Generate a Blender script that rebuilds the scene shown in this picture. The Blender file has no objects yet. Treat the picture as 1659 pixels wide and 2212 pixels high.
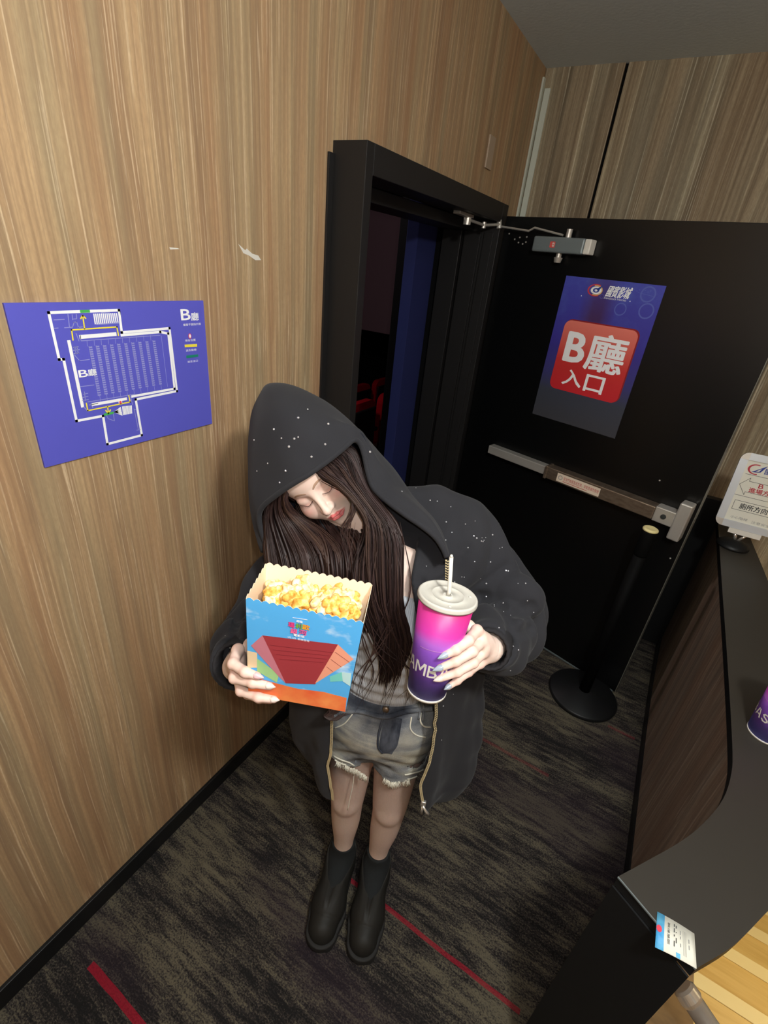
import bpy, bmesh, math, random
import numpy as np
from mathutils import Vector, Matrix
random.seed(7); rng = np.random.default_rng(7)
sc = bpy.context.scene
COL = sc.collection

# ---------------------------------------------------------------- camera
H = 1.87
CAM = np.array([0.999, 0.0, H])
RC = np.array([[0.8510522, -0.31614543, 0.41924005],
               [0.5159665, 0.35539427, -0.77940585],
               [0.09741009, 0.87962889, 0.46557952]])
FPX = 1030.0
cam = bpy.data.cameras.new('camera'); cam.sensor_fit = 'VERTICAL'; cam.sensor_height = 36.0
cam.lens = FPX / 2212 * 36.0; cam.clip_start = 0.02
camo = bpy.data.objects.new('camera', cam); COL.objects.link(camo)
m4 = Matrix([list(RC[i]) + [CAM[i]] for i in range(3)] + [[0, 0, 0, 1]])
camo.matrix_world = m4
sc.camera = camo

# ---------------------------------------------------------------- world, lights, exposure
wd = bpy.data.worlds.new('world'); sc.world = wd; wd.use_nodes = True
wd.node_tree.nodes['Background'].inputs[0].default_value = (0.9, 0.95, 1.0, 1)
wd.node_tree.nodes['Background'].inputs[1].default_value = 0.0
sc.view_settings.view_transform = 'Standard'; sc.view_settings.look = 'None'
sc.view_settings.gamma = 1.0; sc.view_settings.use_curve_mapping = False
sc.view_settings.exposure = 0.0


def lamp(name, kind, loc, energy, color=(1, 1, 1), **kw):
    l = bpy.data.lights.new(name, kind); l.energy = energy; l.color = color
    for k, v in kw.items(): setattr(l, k, v)
    o = bpy.data.objects.new(name, l); COL.objects.link(o); o.location = loc
    return o


# the phone's flash, beside the lens
flash_loc = CAM + RC @ np.array([0.030, 0.02, 0.0])
lamp('phone_flash', 'POINT', flash_loc, 11.5, (1.0, 0.97, 0.92), shadow_soft_size=0.012)
# ceiling lamp of the corridor, right of the photographer, and the warm stair light
lamp('corridor_lamp', 'POINT', (1.42, 0.1, 2.48), 66.0, (1.0, 0.97, 0.91), shadow_soft_size=0.07)
lamp('stair_lamp', 'AREA', (2.25, 1.6, 0.9), 7.0, (1.0, 0.78, 0.45), shape='DISK', size=0.35)
lamp('hall_fill', 'POINT', (-1.3, 2.2, 2.5), 34.0, (1.0, 0.85, 0.85), shadow_soft_size=0.15)  # added fill light without a visible source, brightens the hall's screen and seats

# ---------------------------------------------------------------- helpers: pixels to places


def ray(px, py):
    d = RC @ np.array([px - 829.5, -(py - 1106.0), -FPX]); return d / FPX


def Wd(px, py, depth):
    return CAM + ray(px, py) * depth


def on_plane(px, py, n, q):
    n = np.asarray(n, float); d = ray(px, py)
    return CAM + d * (n @ (np.asarray(q, float) - CAM) / (n @ d))


def on_floor(px, py, z=0.0):
    return on_plane(px, py, (0, 0, 1), (0, 0, z))


# person frame: u to her left (image right), v the way she faces, w up
PO = np.array([.635, .785, 0.0])
PV = np.array([.37, -.93, 0.0]); PV /= np.linalg.norm(PV)
PU = np.array([-PV[1], PV[0], 0.0]); PW = np.array([0, 0, 1.0])
PB = np.stack([PU, PV, PW], 1)


def loc(P): return PB.T @ (np.asarray(P) - PO)
def LP(px, py, d): return loc(Wd(px, py, d))
def LV(px, py, v): return loc(on_plane(px, py, PV, PO + PV * v))


def rod(r):
    r = np.asarray(r, float); t = np.linalg.norm(r); k = r / t
    K = np.array([[0, -k[2], k[1]], [k[2], 0, -k[0]], [-k[1], k[0], 0]])
    return np.eye(3) + np.sin(t) * K + (1 - np.cos(t)) * K @ K


# ---------------------------------------------------------------- helpers: objects
def tag(o, label=None, cat=None, group=None, kind=None):
    if label: o['label'] = label
    if cat: o['category'] = cat
    if group: o['group'] = group
    if kind: o['kind'] = kind
    return o


def empty(name, loc_=(0, 0, 0), rot=None, **kw):
    o = bpy.data.objects.new(name, None); COL.objects.link(o)
    if rot is not None:
        M = Matrix([list(rot[i]) + [loc_[i]] for i in range(3)] + [[0, 0, 0, 1]]); o.matrix_world = M
    else:
        o.location = loc_
    o.empty_display_size = 0.05
    return tag(o, **kw)


def mesh_obj(name, V, F, mats, parent=None, smooth=False, fmat=None, **kw):
    me = bpy.data.meshes.new(name)
    me.from_pydata([tuple(map(float, v)) for v in V] if not isinstance(V, np.ndarray) else V.tolist(), [],
                   F.tolist() if isinstance(F, np.ndarray) else F)
    if not isinstance(mats, (list, tuple)): mats = [mats]
    for m in mats: me.materials.append(m)
    if fmat is not None: me.polygons.foreach_set('material_index', np.asarray(fmat, dtype=np.int32))
    if smooth: me.polygons.foreach_set('use_smooth', np.ones(len(me.polygons), dtype=bool))
    me.update()
    o = bpy.data.objects.new(name, me); COL.objects.link(o)
    if parent: o.parent = parent
    return tag(o, **kw)


class MB:
    """collects shapes of one part"""
    def __init__(s): s.V = []; s.F = []; s.M = []

    def add(s, V, F, m=0):
        n = len(s.V); s.V += [tuple(map(float, v)) for v in V]; s.F += [tuple(i + n for i in f) for f in F]
        s.M += [m] * len(F); return s

    def box(s, lo, hi, m=0, bev=0.0, R=None, o=(0, 0, 0)):
        lo = np.array(lo, float); hi = np.array(hi, float)
        bm = bmesh.new(); bmesh.ops.create_cube(bm, size=1.0)
        for v in bm.verts: v.co = Vector((lo + hi) / 2 + np.array(v.co) * (hi - lo))
        if bev: bmesh.ops.bevel(bm, geom=bm.edges[:], offset=bev, segments=2, profile=0.5, affect='EDGES')
        V = np.array([v.co[:] for v in bm.verts]); bm.verts.index_update()
        F = [[v.index for v in f.verts] for f in bm.faces]; bm.free()
        if R is not None: V = V @ np.asarray(R).T
        return s.add(V + np.array(o), F, m)

    def tube(s, pts, rad, n=10, m=0, caps=True, flat=1.0, up=None):
        V, F = tube_geo(pts, rad, n, caps, flat, up); return s.add(V, F, m)

    def lathe(s, prof, o=(0, 0, 0), R=None, n=48, m=0):
        V = []; F = []
        for r, z in prof:
            for k in range(n):
                a = 2 * math.pi * k / n; V.append((r * math.cos(a), r * math.sin(a), z))
        for i in range(len(prof) - 1):
            for k in range(n):
                F.append((i * n + k, i * n + (k + 1) % n, (i + 1) * n + (k + 1) % n, (i + 1) * n + k))
        if prof[0][0] > 1e-6: F.append(tuple(range(n))[::-1])
        if prof[-1][0] > 1e-6: F.append(tuple((len(prof) - 1) * n + k for k in range(n)))
        V = np.array(V)
        if R is not None: V = V @ np.asarray(R).T
        return s.add(V + np.array(o), F, m)

    def prism(s, poly, z0, z1, m=0):
        n = len(poly); V = [(x, y, z0) for x, y in poly] + [(x, y, z1) for x, y in poly]
        F = [tuple(range(n))[::-1], tuple(range(n, 2 * n))] + [(i, (i + 1) % n, n + (i + 1) % n, n + i) for i in range(n)]
        return s.add(V, F, m)

    def build(s, name, mats, parent=None, smooth=False, **kw):
        return mesh_obj(name, s.V, s.F, mats, parent, smooth, s.M, **kw)


def catmull(P, n):
    P = np.asarray(P, float); k = len(P)
    if k < 3: t = np.linspace(0, 1, n)[:, None]; return P[0] * (1 - t) + P[-1] * t
    Q = np.vstack([2 * P[0] - P[1], P, 2 * P[-1] - P[-2]])
    t = np.linspace(0, k - 1, n); i = np.minimum(t.astype(int), k - 2); f = (t - i)[:, None]
    p0, p1, p2, p3 = Q[i], Q[i + 1], Q[i + 2], Q[i + 3]
    return .5 * (2 * p1 + (p2 - p0) * f + (2 * p0 - 5 * p1 + 4 * p2 - p3) * f ** 2 + (3 * p1 - p0 - 3 * p2 + p3) * f ** 3)


def tube_geo(pts, rad, n=10, caps=True, flat=1.0, up=None):
    P = np.asarray(pts, float); k = len(P); rad = np.broadcast_to(np.asarray(rad, float), (k,))
    T = np.gradient(P, axis=0); T /= np.linalg.norm(T, axis=1)[:, None] + 1e-12
    u = np.array(up if up is not None else (0, 0, 1.0), float)
    if abs(T[0] @ u) > .95: u = np.array([1.0, 0, 0])
    V = []
    for i in range(k):
        a = u - T[i] * (u @ T[i]); a /= np.linalg.norm(a) + 1e-12; b = np.cross(T[i], a)
        if up is None: u = a
        for j in range(n):
            th = 2 * math.pi * j / n
            V.append(P[i] + rad[i] * (a * math.cos(th) * flat + b * math.sin(th)))
    F = [(i * n + j, i * n + (j + 1) % n, (i + 1) * n + (j + 1) % n, (i + 1) * n + j) for i in range(k - 1) for j in range(n)]
    if caps: F += [tuple(range(n))[::-1], tuple((k - 1) * n + j for j in range(n))]
    return V, F


# ---------------------------------------------------------------- helpers: materials
class NT:
    def __init__(s, mat):
        s.t = mat.node_tree; s.n = s.t.nodes; s.bsdf = s.n['Principled BSDF']

    def __call__(s, typ, ins=None, out=0, **props):
        nd = s.n.new(typ)
        for k, v in props.items(): setattr(nd, k, v)
        for k, v in (ins or {}).items():
            if isinstance(v, bpy.types.NodeSocket): s.t.links.new(v, nd.inputs[k])
            else: nd.inputs[k].default_value = v
        return nd.outputs[out]

    def math(s, op, a, b=0.0, c=None):
        d = {0: a, 1: b}
        if c is not None: d[2] = c
        return s('ShaderNodeMath', d, operation=op)

    def ramp(s, fac, stops, interp='LINEAR'):
        nd = s.n.new('ShaderNodeValToRGB'); r = nd.color_ramp; r.interpolation = interp
        while len(r.elements) < len(stops): r.elements.new(.5)
        for e, (p, c) in zip(r.elements, stops):
            e.position = p; e.color = tuple(c) + (1,) if len(c) == 3 else c
        s.t.links.new(fac, nd.inputs[0]); return nd.outputs[0]

    def mix(s, fac, a, b, mode='MIX'):
        nd = s.n.new('ShaderNodeMix'); nd.data_type = 'RGBA'; nd.blend_type = mode
        for i, v in ((0, fac), (6, a), (7, b)):
            if isinstance(v, bpy.types.NodeSocket): s.t.links.new(v, nd.inputs[i])
            else: nd.inputs[i].default_value = v if i == 0 else (tuple(v) + (1,) if len(v) == 3 else v)
        return nd.outputs[2]

    def coord(s, scale=(1, 1, 1), which='Object', locn=(0, 0, 0), rot=(0, 0, 0)):
        c = s('ShaderNodeTexCoord', out={'Generated': 0, 'Normal': 1, 'UV': 2, 'Object': 3}[which])
        return s('ShaderNodeMapping', {'Vector': c, 'Scale': scale, 'Location': locn, 'Rotation': rot})

    def noise(s, vec, scale=5.0, detail=3.0, rough=.5, out=0, dist=0.0):
        return s('ShaderNodeTexNoise', {'Vector': vec, 'Scale': scale, 'Detail': detail, 'Roughness': rough, 'Distortion': dist}, out=out)

    def set(s, **kw):
        for k, v in kw.items():
            k = k.replace('_', ' ')
            if isinstance(v, bpy.types.NodeSocket): s.t.links.new(v, s.bsdf.inputs[k])
            else: s.bsdf.inputs[k].default_value = v

    def bump(s, h, strength=.3, dist=.002):
        s.t.links.new(s('ShaderNodeBump', {'Strength': strength, 'Distance': dist, 'Height': h}), s.bsdf.inputs['Normal'])


def mat(name, col=(.5, .5, .5), rough=.6, metal=0.0, spec=.5, fn=None, bumpy=None):
    m = bpy.data.materials.new(name); m.use_nodes = True; t = NT(m)
    t.set(Base_Color=tuple(col) + (1,), Roughness=rough, Metallic=metal, Specular_IOR_Level=spec)
    if bumpy: t.bump(t.noise(t.coord(), bumpy[0], 3), bumpy[1], bumpy[2])
    if fn: fn(t)
    return m


def c8(r, g, b):
    f = lambda c: ((c / 255 + .055) / 1.055) ** 2.4 if c > 10 else c / 255 / 12.92
    return (f(r), f(g), f(b))


def streak(axis_scale, dark, mid, light, line, wobble=.5):
    """striped wood laminate: streaks along the stretched axis"""
    def fn(t):
        v = t.coord(axis_scale)
        wob = t.noise(t.coord((1.2, 1.2, 1.2)), 1.5, 2, out=1)
        v2 = t('ShaderNodeVectorMath', {0: v, 1: t('ShaderNodeVectorMath', {0: wob, 1: (wobble, wobble, wobble)}, operation='MULTIPLY')}, operation='ADD')
        a = t.noise(v2, 1.0, 5, .65)
        b = t.noise(t('ShaderNodeVectorMath', {0: v2, 1: (4.3, 4.3, 1.5)}, operation='MULTIPLY'), 1.0, 3, .6)
        c = t.noise(t('ShaderNodeVectorMath', {0: v2, 1: (9.0, 9.0, 2.2)}, operation='MULTIPLY'), 1.0, 2, .5)
        col = t.ramp(a, [(.28, dark), (.48, mid), (.62, light), (.75, mid)])
        col = t.mix(t.math('MULTIPLY', t.ramp(b, [(.42, (0, 0, 0)), (.60, (1, 1, 1))]), .55), col, dark)
        col = t.mix(t.math('MULTIPLY', t.ramp(c, [(.58, (0, 0, 0)), (.68, (1, 1, 1))]), .6), col, line)
        hu = t.noise(t('ShaderNodeVectorMath', {0: v2, 1: (.7, .7, .8)}, operation='MULTIPLY'), 1.0, 2)
        col = t.mix(t.math('MULTIPLY', t.ramp(hu, [(.5, (0, 0, 0)), (.66, (1, 1, 1))]), .35), col, (dark[0] * 1.5, dark[1] * 1.15, dark[2] * .95))
        col = t.mix(t.math('MULTIPLY', t.ramp(hu, [(.34, (1, 1, 1)), (.48, (0, 0, 0))]), .30), col, (mid[1] * .95, mid[1] * .92, mid[2] * 1.05))
        g = t.noise(t.coord((260, 260, 60)), 1.0, 2, .6)
        col = t.mix(t.math('MULTIPLY', t.ramp(g, [(.4, (0, 0, 0)), (.62, (1, 1, 1))]), .22), col, dark)
        t.set(Base_Color=col); t.bump(b, .15, .001)
    return fn


m_wall = mat('wood_laminate', rough=.55, spec=.25, fn=streak((26, 26, .55), c8(142, 116, 90), c8(180, 150, 113), c8(196, 166, 126), c8(230, 206, 170)))
m_wallfar = mat('striped_wallpaper', rough=.7, spec=.2, fn=streak((13, 13, .35), c8(104, 90, 72), c8(166, 150, 124), c8(194, 180, 150), c8(234, 226, 200), .12))
m_panel = mat('counter_laminate', rough=.6, spec=.2, fn=streak((2.0, 16, .8), c8(108, 94, 82), c8(140, 124, 108), c8(156, 138, 120), c8(186, 168, 150)))


def carpet(t):
    v = t.coord((4.2, 32, 1))
    a = t.noise(v, 1.0, 8, .72)
    b = t.noise(t.coord((13, 60, 1), locn=(3, 7, 0)), 1.0, 3, .6)
    blk = t.noise(t.coord((2.2, 6, 1), locn=(9, 2, 0)), 1.0, 2, .5)
    f = t.noise(t.coord((170, 230, 200)), 1.0, 2, .7)
    s = t.math('ADD', t.math('MULTIPLY', a, .55), t.math('ADD', t.math('MULTIPLY', b, .3), t.math('MULTIPLY', blk, .35)))
    s = t.math('ADD', s, t.math('MULTIPLY', t.math('SUBTRACT', f, .5), .5))
    col = t.ramp(s, [(.50, c8(36, 35, 35)), (.565, c8(52, 48, 47)), (.62, c8(76, 71, 64)), (.70, c8(104, 98, 82))])
    tint = t.noise(t.coord((1.1, 3.2, 1), locn=(4, 1, 0)), 1.0, 2)
    col = t.mix(t.math('MULTIPLY', t.ramp(tint, [(.52, (0, 0, 0)), (.66, (1, 1, 1))]), .5), col, c8(52, 42, 50))
    sx = t('ShaderNodeSeparateXYZ', {0: t('ShaderNodeTexCoord', out=3)}, out=0)
    sep = t('ShaderNodeSeparateXYZ', {0: t('ShaderNodeTexCoord', out=3)}, out=1)
    wav = t.math('MULTIPLY', t.math('SUBTRACT', t.noise(t.coord((6, 6, 1)), 1.0, 1), .5), .012)
    for (y0, x0, x1, hw, k) in ((.171, .115, 1.0, .010, .85), (.762, .55, 1.212, .0068, .75), (1.55, .75, 1.1, .008, .25), (1.98, 1.28, 1.4, .008, .3)):
        dy = t.math('ABSOLUTE', t.math('SUBTRACT', t.math('ADD', sep, wav), y0))
        msk = t.math('MULTIPLY', t.math('LESS_THAN', dy, hw), t.math('MULTIPLY', t.math('GREATER_THAN', sx, x0), t.math('LESS_THAN', sx, x1)))
        msk = t.math('MULTIPLY', msk, t.math('MULTIPLY', t.math('ADD', f, .45), k))
        col = t.mix(t.math('MINIMUM', msk, 1.0), col, c8(150, 30, 48))
    t.set(Base_Color=col); t.bump(f, .8, .004)


m_carpet = mat('carpet', rough=1.0, spec=.05, fn=carpet)
m_ceil = mat('ceiling_paint', c8(208, 222, 232), .9, spec=.2, bumpy=(60, .25, .003))
m_black = mat('black_paint', c8(8, 8, 8), .7, spec=.1)
m_door = mat('black_door_laminate', c8(8, 9, 10), .32, spec=.5, bumpy=(90, .05, .0006))
m_frame = mat('black_frame_paint', c8(30, 29, 29), .5, spec=.35, bumpy=(30, .08, .001))
m_counter = mat('counter_top_laminate', c8(54, 50, 44), .5, spec=.4, bumpy=(150, .06, .0005))
m_darkpanel = mat('black_laminate', c8(24, 25, 26), .45, spec=.3)
m_trim = mat('pale_trim', c8(205, 212, 200), .6)
m_white = mat('white_plastic', c8(226, 222, 212), .45)
m_steel = mat('brushed_steel', c8(206, 202, 194), .35, .55, fn=lambda t: t.set(Roughness=t.math('ADD', t.math('MULTIPLY', t.noise(t.coord((40, 40, 40)), 1.0, 3), .35), .2)))
m_chrome = mat('chrome', c8(225, 222, 215), .22, .75)
m_brass = mat('worn_bronze_metal', rough=.4, metal=.8, fn=lambda t: t.set(Base_Color=t.mix(t.noise(t.coord((30, 30, 90)), 1.0, 4), c8(104, 84, 70), c8(188, 172, 152))))
m_grey = mat('grey_metal', c8(128, 138, 140), .4, .3)
m_alu = mat('aluminium_frame', c8(214, 220, 226), .35, .4)
m_paper = mat('white_paper', c8(232, 230, 216), .6)
m_red = mat('red_print', c8(196, 32, 36), .5)
m_ink = mat('dark_ink', c8(48, 52, 50), .6)
m_grayink = mat('grey_ink', c8(150, 150, 146), .6)
m_blue = mat('blue_print', c8(92, 92, 198), .55, spec=.3, bumpy=(300, .03, .0003))
m_wprint = mat('white_print', c8(252, 253, 255), .6)
m_lprint = mat('lavender_print', c8(150, 152, 214), .6)
m_yel = mat('yellow_print', c8(244, 226, 70), .6)
m_grn = mat('green_print', c8(70, 176, 84), .6)
m_dgrn = mat('dark_green_print', c8(20, 130, 110), .6)
m_pink = mat('pink_red_print', c8(232, 70, 90), .6)

# ================================================================ THE ROOM
def struct(name, mb, mats, smooth=False): return mb.build(name, mats, None, smooth, kind='structure')


DH, DFR, FX = 2.03, .04, .114       # opening head height, frame face width, casing projection
# left wall with the doorway cut out (y 1.35 .. 2.47)
b = MB(); T = .16
b.box((-T, -1.6, 0), (0, 1.35, 2.78)); b.box((-T, 2.49, 0), (0, 3.03, 2.78)); b.box((-T, 1.35, 2.12), (0, 2.49, 2.78))
struct('wall_left', b, m_wall)
b = MB(); b.box((0, 3.045, 0), (3.2, 3.12, 2.79)); wf = struct('wall_far', b, m_black)
for x0, x1, y in ((0, .371, 3.029), (.385, 3.2, 3.029)):
    b = MB(); b.box((x0, y, 0), (x1, 3.0445, 2.785), bev=.003); b.build('wall_panel', m_wallfar, wf)
b = MB(); b.box((-T, -1.6, -.12), (1.47, 3.12, 0)); struct('floor', b, m_carpet)
b = MB(); b.box((-T, -1.6, 2.78), (3.2, 3.12, 2.9)); struct('ceiling', b, m_ceil)
b = MB(); b.box((-T, -1.72, 0), (3.3, -1.6, 2.8)); struct('wall_near', b, m_wall)
b = MB(); b.box((3.2, -1.6, -1.8), (3.3, 3.12, 2.8)); struct('wall_right', b, m_wall)
# baseboard along the left wall
b = MB(); b.box((0, -1.6, .0), (.012, 1.32, .075), bev=.002); struct('baseboard_left', b, m_darkpanel)
b = MB(); b.box((.0, 3.017, 0), (1.5, 3.029, .075), bev=.002); struct('baseboard_far', b, m_darkpanel)
# pale trim in the far corner: two thin battens
b = MB(); b.box((.0, 3.0, 2.1), (.010, 3.029, 2.74), bev=.002); struct('trim_1', b, m_trim)
b = MB(); b.box((.016, 3.018, 2.1), (.046, 3.029, 2.70), bev=.002); struct('trim_2', b, m_trim)

# door casing and jambs
b = MB(); b.box((-.01, 1.323, 0), (FX, 1.361, 2.148), bev=.002); struct('trim_3', b, m_frame)
b = MB(); b.box((-.002, 1.299, 0), (.007, 1.3225, 2.118), bev=.001); struct('trim_7', b, m_frame)
b = MB(); b.box((-.01, 1.3615, 2.074), (FX, 2.468, 2.148), bev=.002); struct('trim_4', b, m_frame)
b = MB(); b.box((-.06, 2.468, 0), (FX, 2.535, 2.148), bev=.002); struct('trim_5', b, m_frame)
b = MB(); b.box((-.16, 1.3615, 2.03), (-.012, 2.466, 2.072), bev=.002); b.box((-.16, 1.362, 0), (-.012, 1.40, 2.03), bev=.002)
b.box((-.16, 2.44, 0), (-.062, 2.49, 2.03), bev=.002); b.box((-.05, 2.452, 0), (.03, 2.466, 2.03), bev=.001); b.box((.045, 2.458, 0), (.09, 2.467, 2.03), bev=.001)
struct('trim_6', b, m_frame)
# vestibule and auditorium behind the doorway
m_hall = mat('auditorium_black', c8(14, 14, 16), .9, spec=.1)
m_navy = mat('navy_wall_cloth', c8(42, 48, 94), .9, spec=.1)
m_screen = mat('mauve_screen_cloth', c8(120, 96, 104), .95, spec=.05)
m_hfloor = mat('auditorium_carpet', c8(84, 62, 52), 1.0, spec=.05, bumpy=(60, .4, .003))
b = MB(); b.box((-1.1, 1.2, -.14), (-T, 7.2, -.02)); b.box((-5, 1.2, -1.2), (-1.1, 7.2, -1.0)); struct('floor_hall', b, m_hfloor)
b = MB(); b.box((-.26, 2.262, -.02), (-.20, 2.462, 2.3), bev=.002); struct('wall_navy', b, m_navy)
b = MB(); b.box((-.42, 2.47, -.02), (-.165, 2.60, 2.6)); struct('wall_vestibule', b, m_hall)
b = MB(); b.box((-5, 6.9, 0), (-.3, 7.0, 3.4)); b.box((-5.1, 1.2, 0), (-5, 7, 3.4)); b.box((-5, 1.1, 0), (-T - .01, 1.2, 3.4)); b.box((-.55, 3.1, 0), (-.45, 6.9, 3.4)); struct('wall_hall', b, m_hall)
b = MB(); b.box((-5, 1.2, 3.0), (-.17, 7.0, 3.1)); struct('ceiling_hall', b, m_hall)
p = [on_plane(*q, (0, 1, 0), (0, 5.6, 0)) for q in ((806, 440), (889, 452), (780, 715), (872, 725))]
x0, x1, z0, z1 = (p[0][0] + p[2][0]) / 2, (p[1][0] + p[3][0]) / 2, (p[2][2] + p[3][2]) / 2, 2.42
b = MB(); b.box((x0 - .3, 5.6, z0), (x1, 5.66, z1), bev=.004)
b.build('cinema_screen', m_screen, label='mauve cloth screen seen through the open doorway above red seats', cat='screen') if False else tag(b.build('cinema_screen', m_screen), 'mauve cloth panel high on the dark hall wall, seen through the doorway', 'screen')

# cinema seats
m_seatred = mat('red_seat_fabric', c8(176, 14, 30), .9, spec=.15, bumpy=(180, .3, .002))
m_seatblk = mat('black_seat_shell', c8(20, 18, 19), .55)


def seat_proto():
    r = empty('cinema_chair')
    prof = []
    b = MB()
    n = 12
    pts = [(-.23, 0), (.23, 0)] + [(.23 * math.cos(a) if False else .23 - .09 * (1 - math.cos(a)), .42 + .09 * math.sin(a)) for a in np.linspace(0, math.pi / 2, 6)] + \
          [(-.23 + .09 * (1 - math.sin(a)), .42 + .09 * math.cos(a)) for a in np.linspace(0, math.pi / 2, 6)]
    V = [(x, 0, z + .42) for x, z in pts] + [(x, .07, z + .42) for x, z in pts]; k = len(pts)
    b.add(V, [tuple(range(k)), tuple(range(k, 2 * k))[::-1]] + [(i, k + i, k + (i + 1) % k, (i + 1) % k) for i in range(k)])
    b.build('backrest', m_seatred, r)
    b = MB(); b.box((-.21, -.03, .36), (.21, -.002, .86), bev=.012); b.build('back_shell', m_seatblk, r)
    b = MB(); b.box((-.2, .08, .36), (.2, .46, .46), bev=.03); b.build('seat_cushion', m_seatred, r)
    for s in (-1, 1):
        b = MB(); b.box((s * .27 - .03, .02, .56), (s * .27 + .03, .40, .60), bev=.012); b.box((s * .27 - .025, .08, 0), (s * .27 + .025, .30, .56), bev=.01); b.build('armrest', m_seatblk, r)
    return r


def copy_tree(o, parent=None):
    c = o.copy(); COL.objects.link(c)
    if parent: c.parent = parent
    for ch in list(o.children): copy_tree(ch, c)
    return c


seat0 = seat_proto()
rowz = {}
SE = [('A', (832, 819), -2.4, 0, 'red cinema seat in the far row beside the navy wall'), ('A', (832, 819), -2.4, -1, 'red cinema seat in the far row, half hidden by the door jamb'),
      ('B', (852, 848), -1.45, 0, 'red cinema seat in the front row, cut off by the navy wall'), ('B', (852, 848), -1.45, -1, 'red cinema seat in the front row next to the door jamb, above the hood')]
for i, (row, p, x, k, lb) in enumerate(SE):
    o = seat0 if i == 0 else copy_tree(seat0)
    q = on_plane(*p, (1, 0, 0), (x, 0, 0)); o.location = (x, q[1] + k * .60, q[2] - .93); o.rotation_euler = (0, 0, math.pi / 2); rowz[row] = (x, q[2] - .93)
    o['label'] = lb; o['category'] = 'seat'; o['group'] = 'seats in the dark hall'
for j, (x, z) in enumerate(rowz.values()):      # stepped platforms under the rows
    b = MB(); b.box((x - .62, 2.75, z - .3), (x + .30, 6.8, z - .001)); struct('floor_tier_%d' % (j + 1), b, m_hfloor)

# wall plate and scuffs on the left wall
q = on_plane(1057, 330, (1, 0, 0), (0, 0, 0))
b = MB(); b.box((0, q[1] - .035, q[2] - .06), (.008, q[1] + .035, q[2] + .06), bev=.002)
tag(b.build('wall_plate', mat('beige_plate', c8(176, 156, 134), .5)), 'small blank beige plate on the wood wall above the doorway', 'wall plate')


def wall_patch(pts, name, label):
    V = [on_plane(*p, (1, 0, 0), (0.0006, 0, 0)) for p in pts]; n = len(V)
    V2 = [v - np.array([.0012, 0, 0]) for v in V]
    tag(mesh_obj(name, V + V2, [tuple(range(n))] + [(i, (i + 1) % n, n + (i + 1) % n, n + i) for i in range(n)], m_white), label, 'tape scrap')


wall_patch([(515, 527), (530, 541), (533, 537), (545, 548), (558, 552), (564, 562), (552, 562), (538, 552), (526, 547)], 'tape_scrap', 'torn white tape scrap on the wood wall above the floor plan')
wall_patch([(366, 534), (384, 536), (388, 538), (368, 539)], 'tape_scrap', 'thin pale scrape of tape on the wood wall, left of the larger torn scrap')

# ================================================================ flat print helper
_TG = {}


def text_geo(s, bold=0.0):
    if s in _TG: return _TG[s]
    c = bpy.data.curves.new('t', 'FONT'); c.body = s; c.offset = bold; c.resolution_u = 3
    o = bpy.data.objects.new('t', c); COL.objects.link(o)
    dg = bpy.context.evaluated_depsgraph_get(); ev = o.evaluated_get(dg); me = ev.to_mesh()
    V = np.array([v.co[:2] for v in me.vertices]); F = [tuple(p.vertices) for p in me.polygons]
    ev.to_mesh_clear(); bpy.data.objects.remove(o); bpy.data.curves.remove(c); _TG[s] = (V, F)
    return V, F


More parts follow.
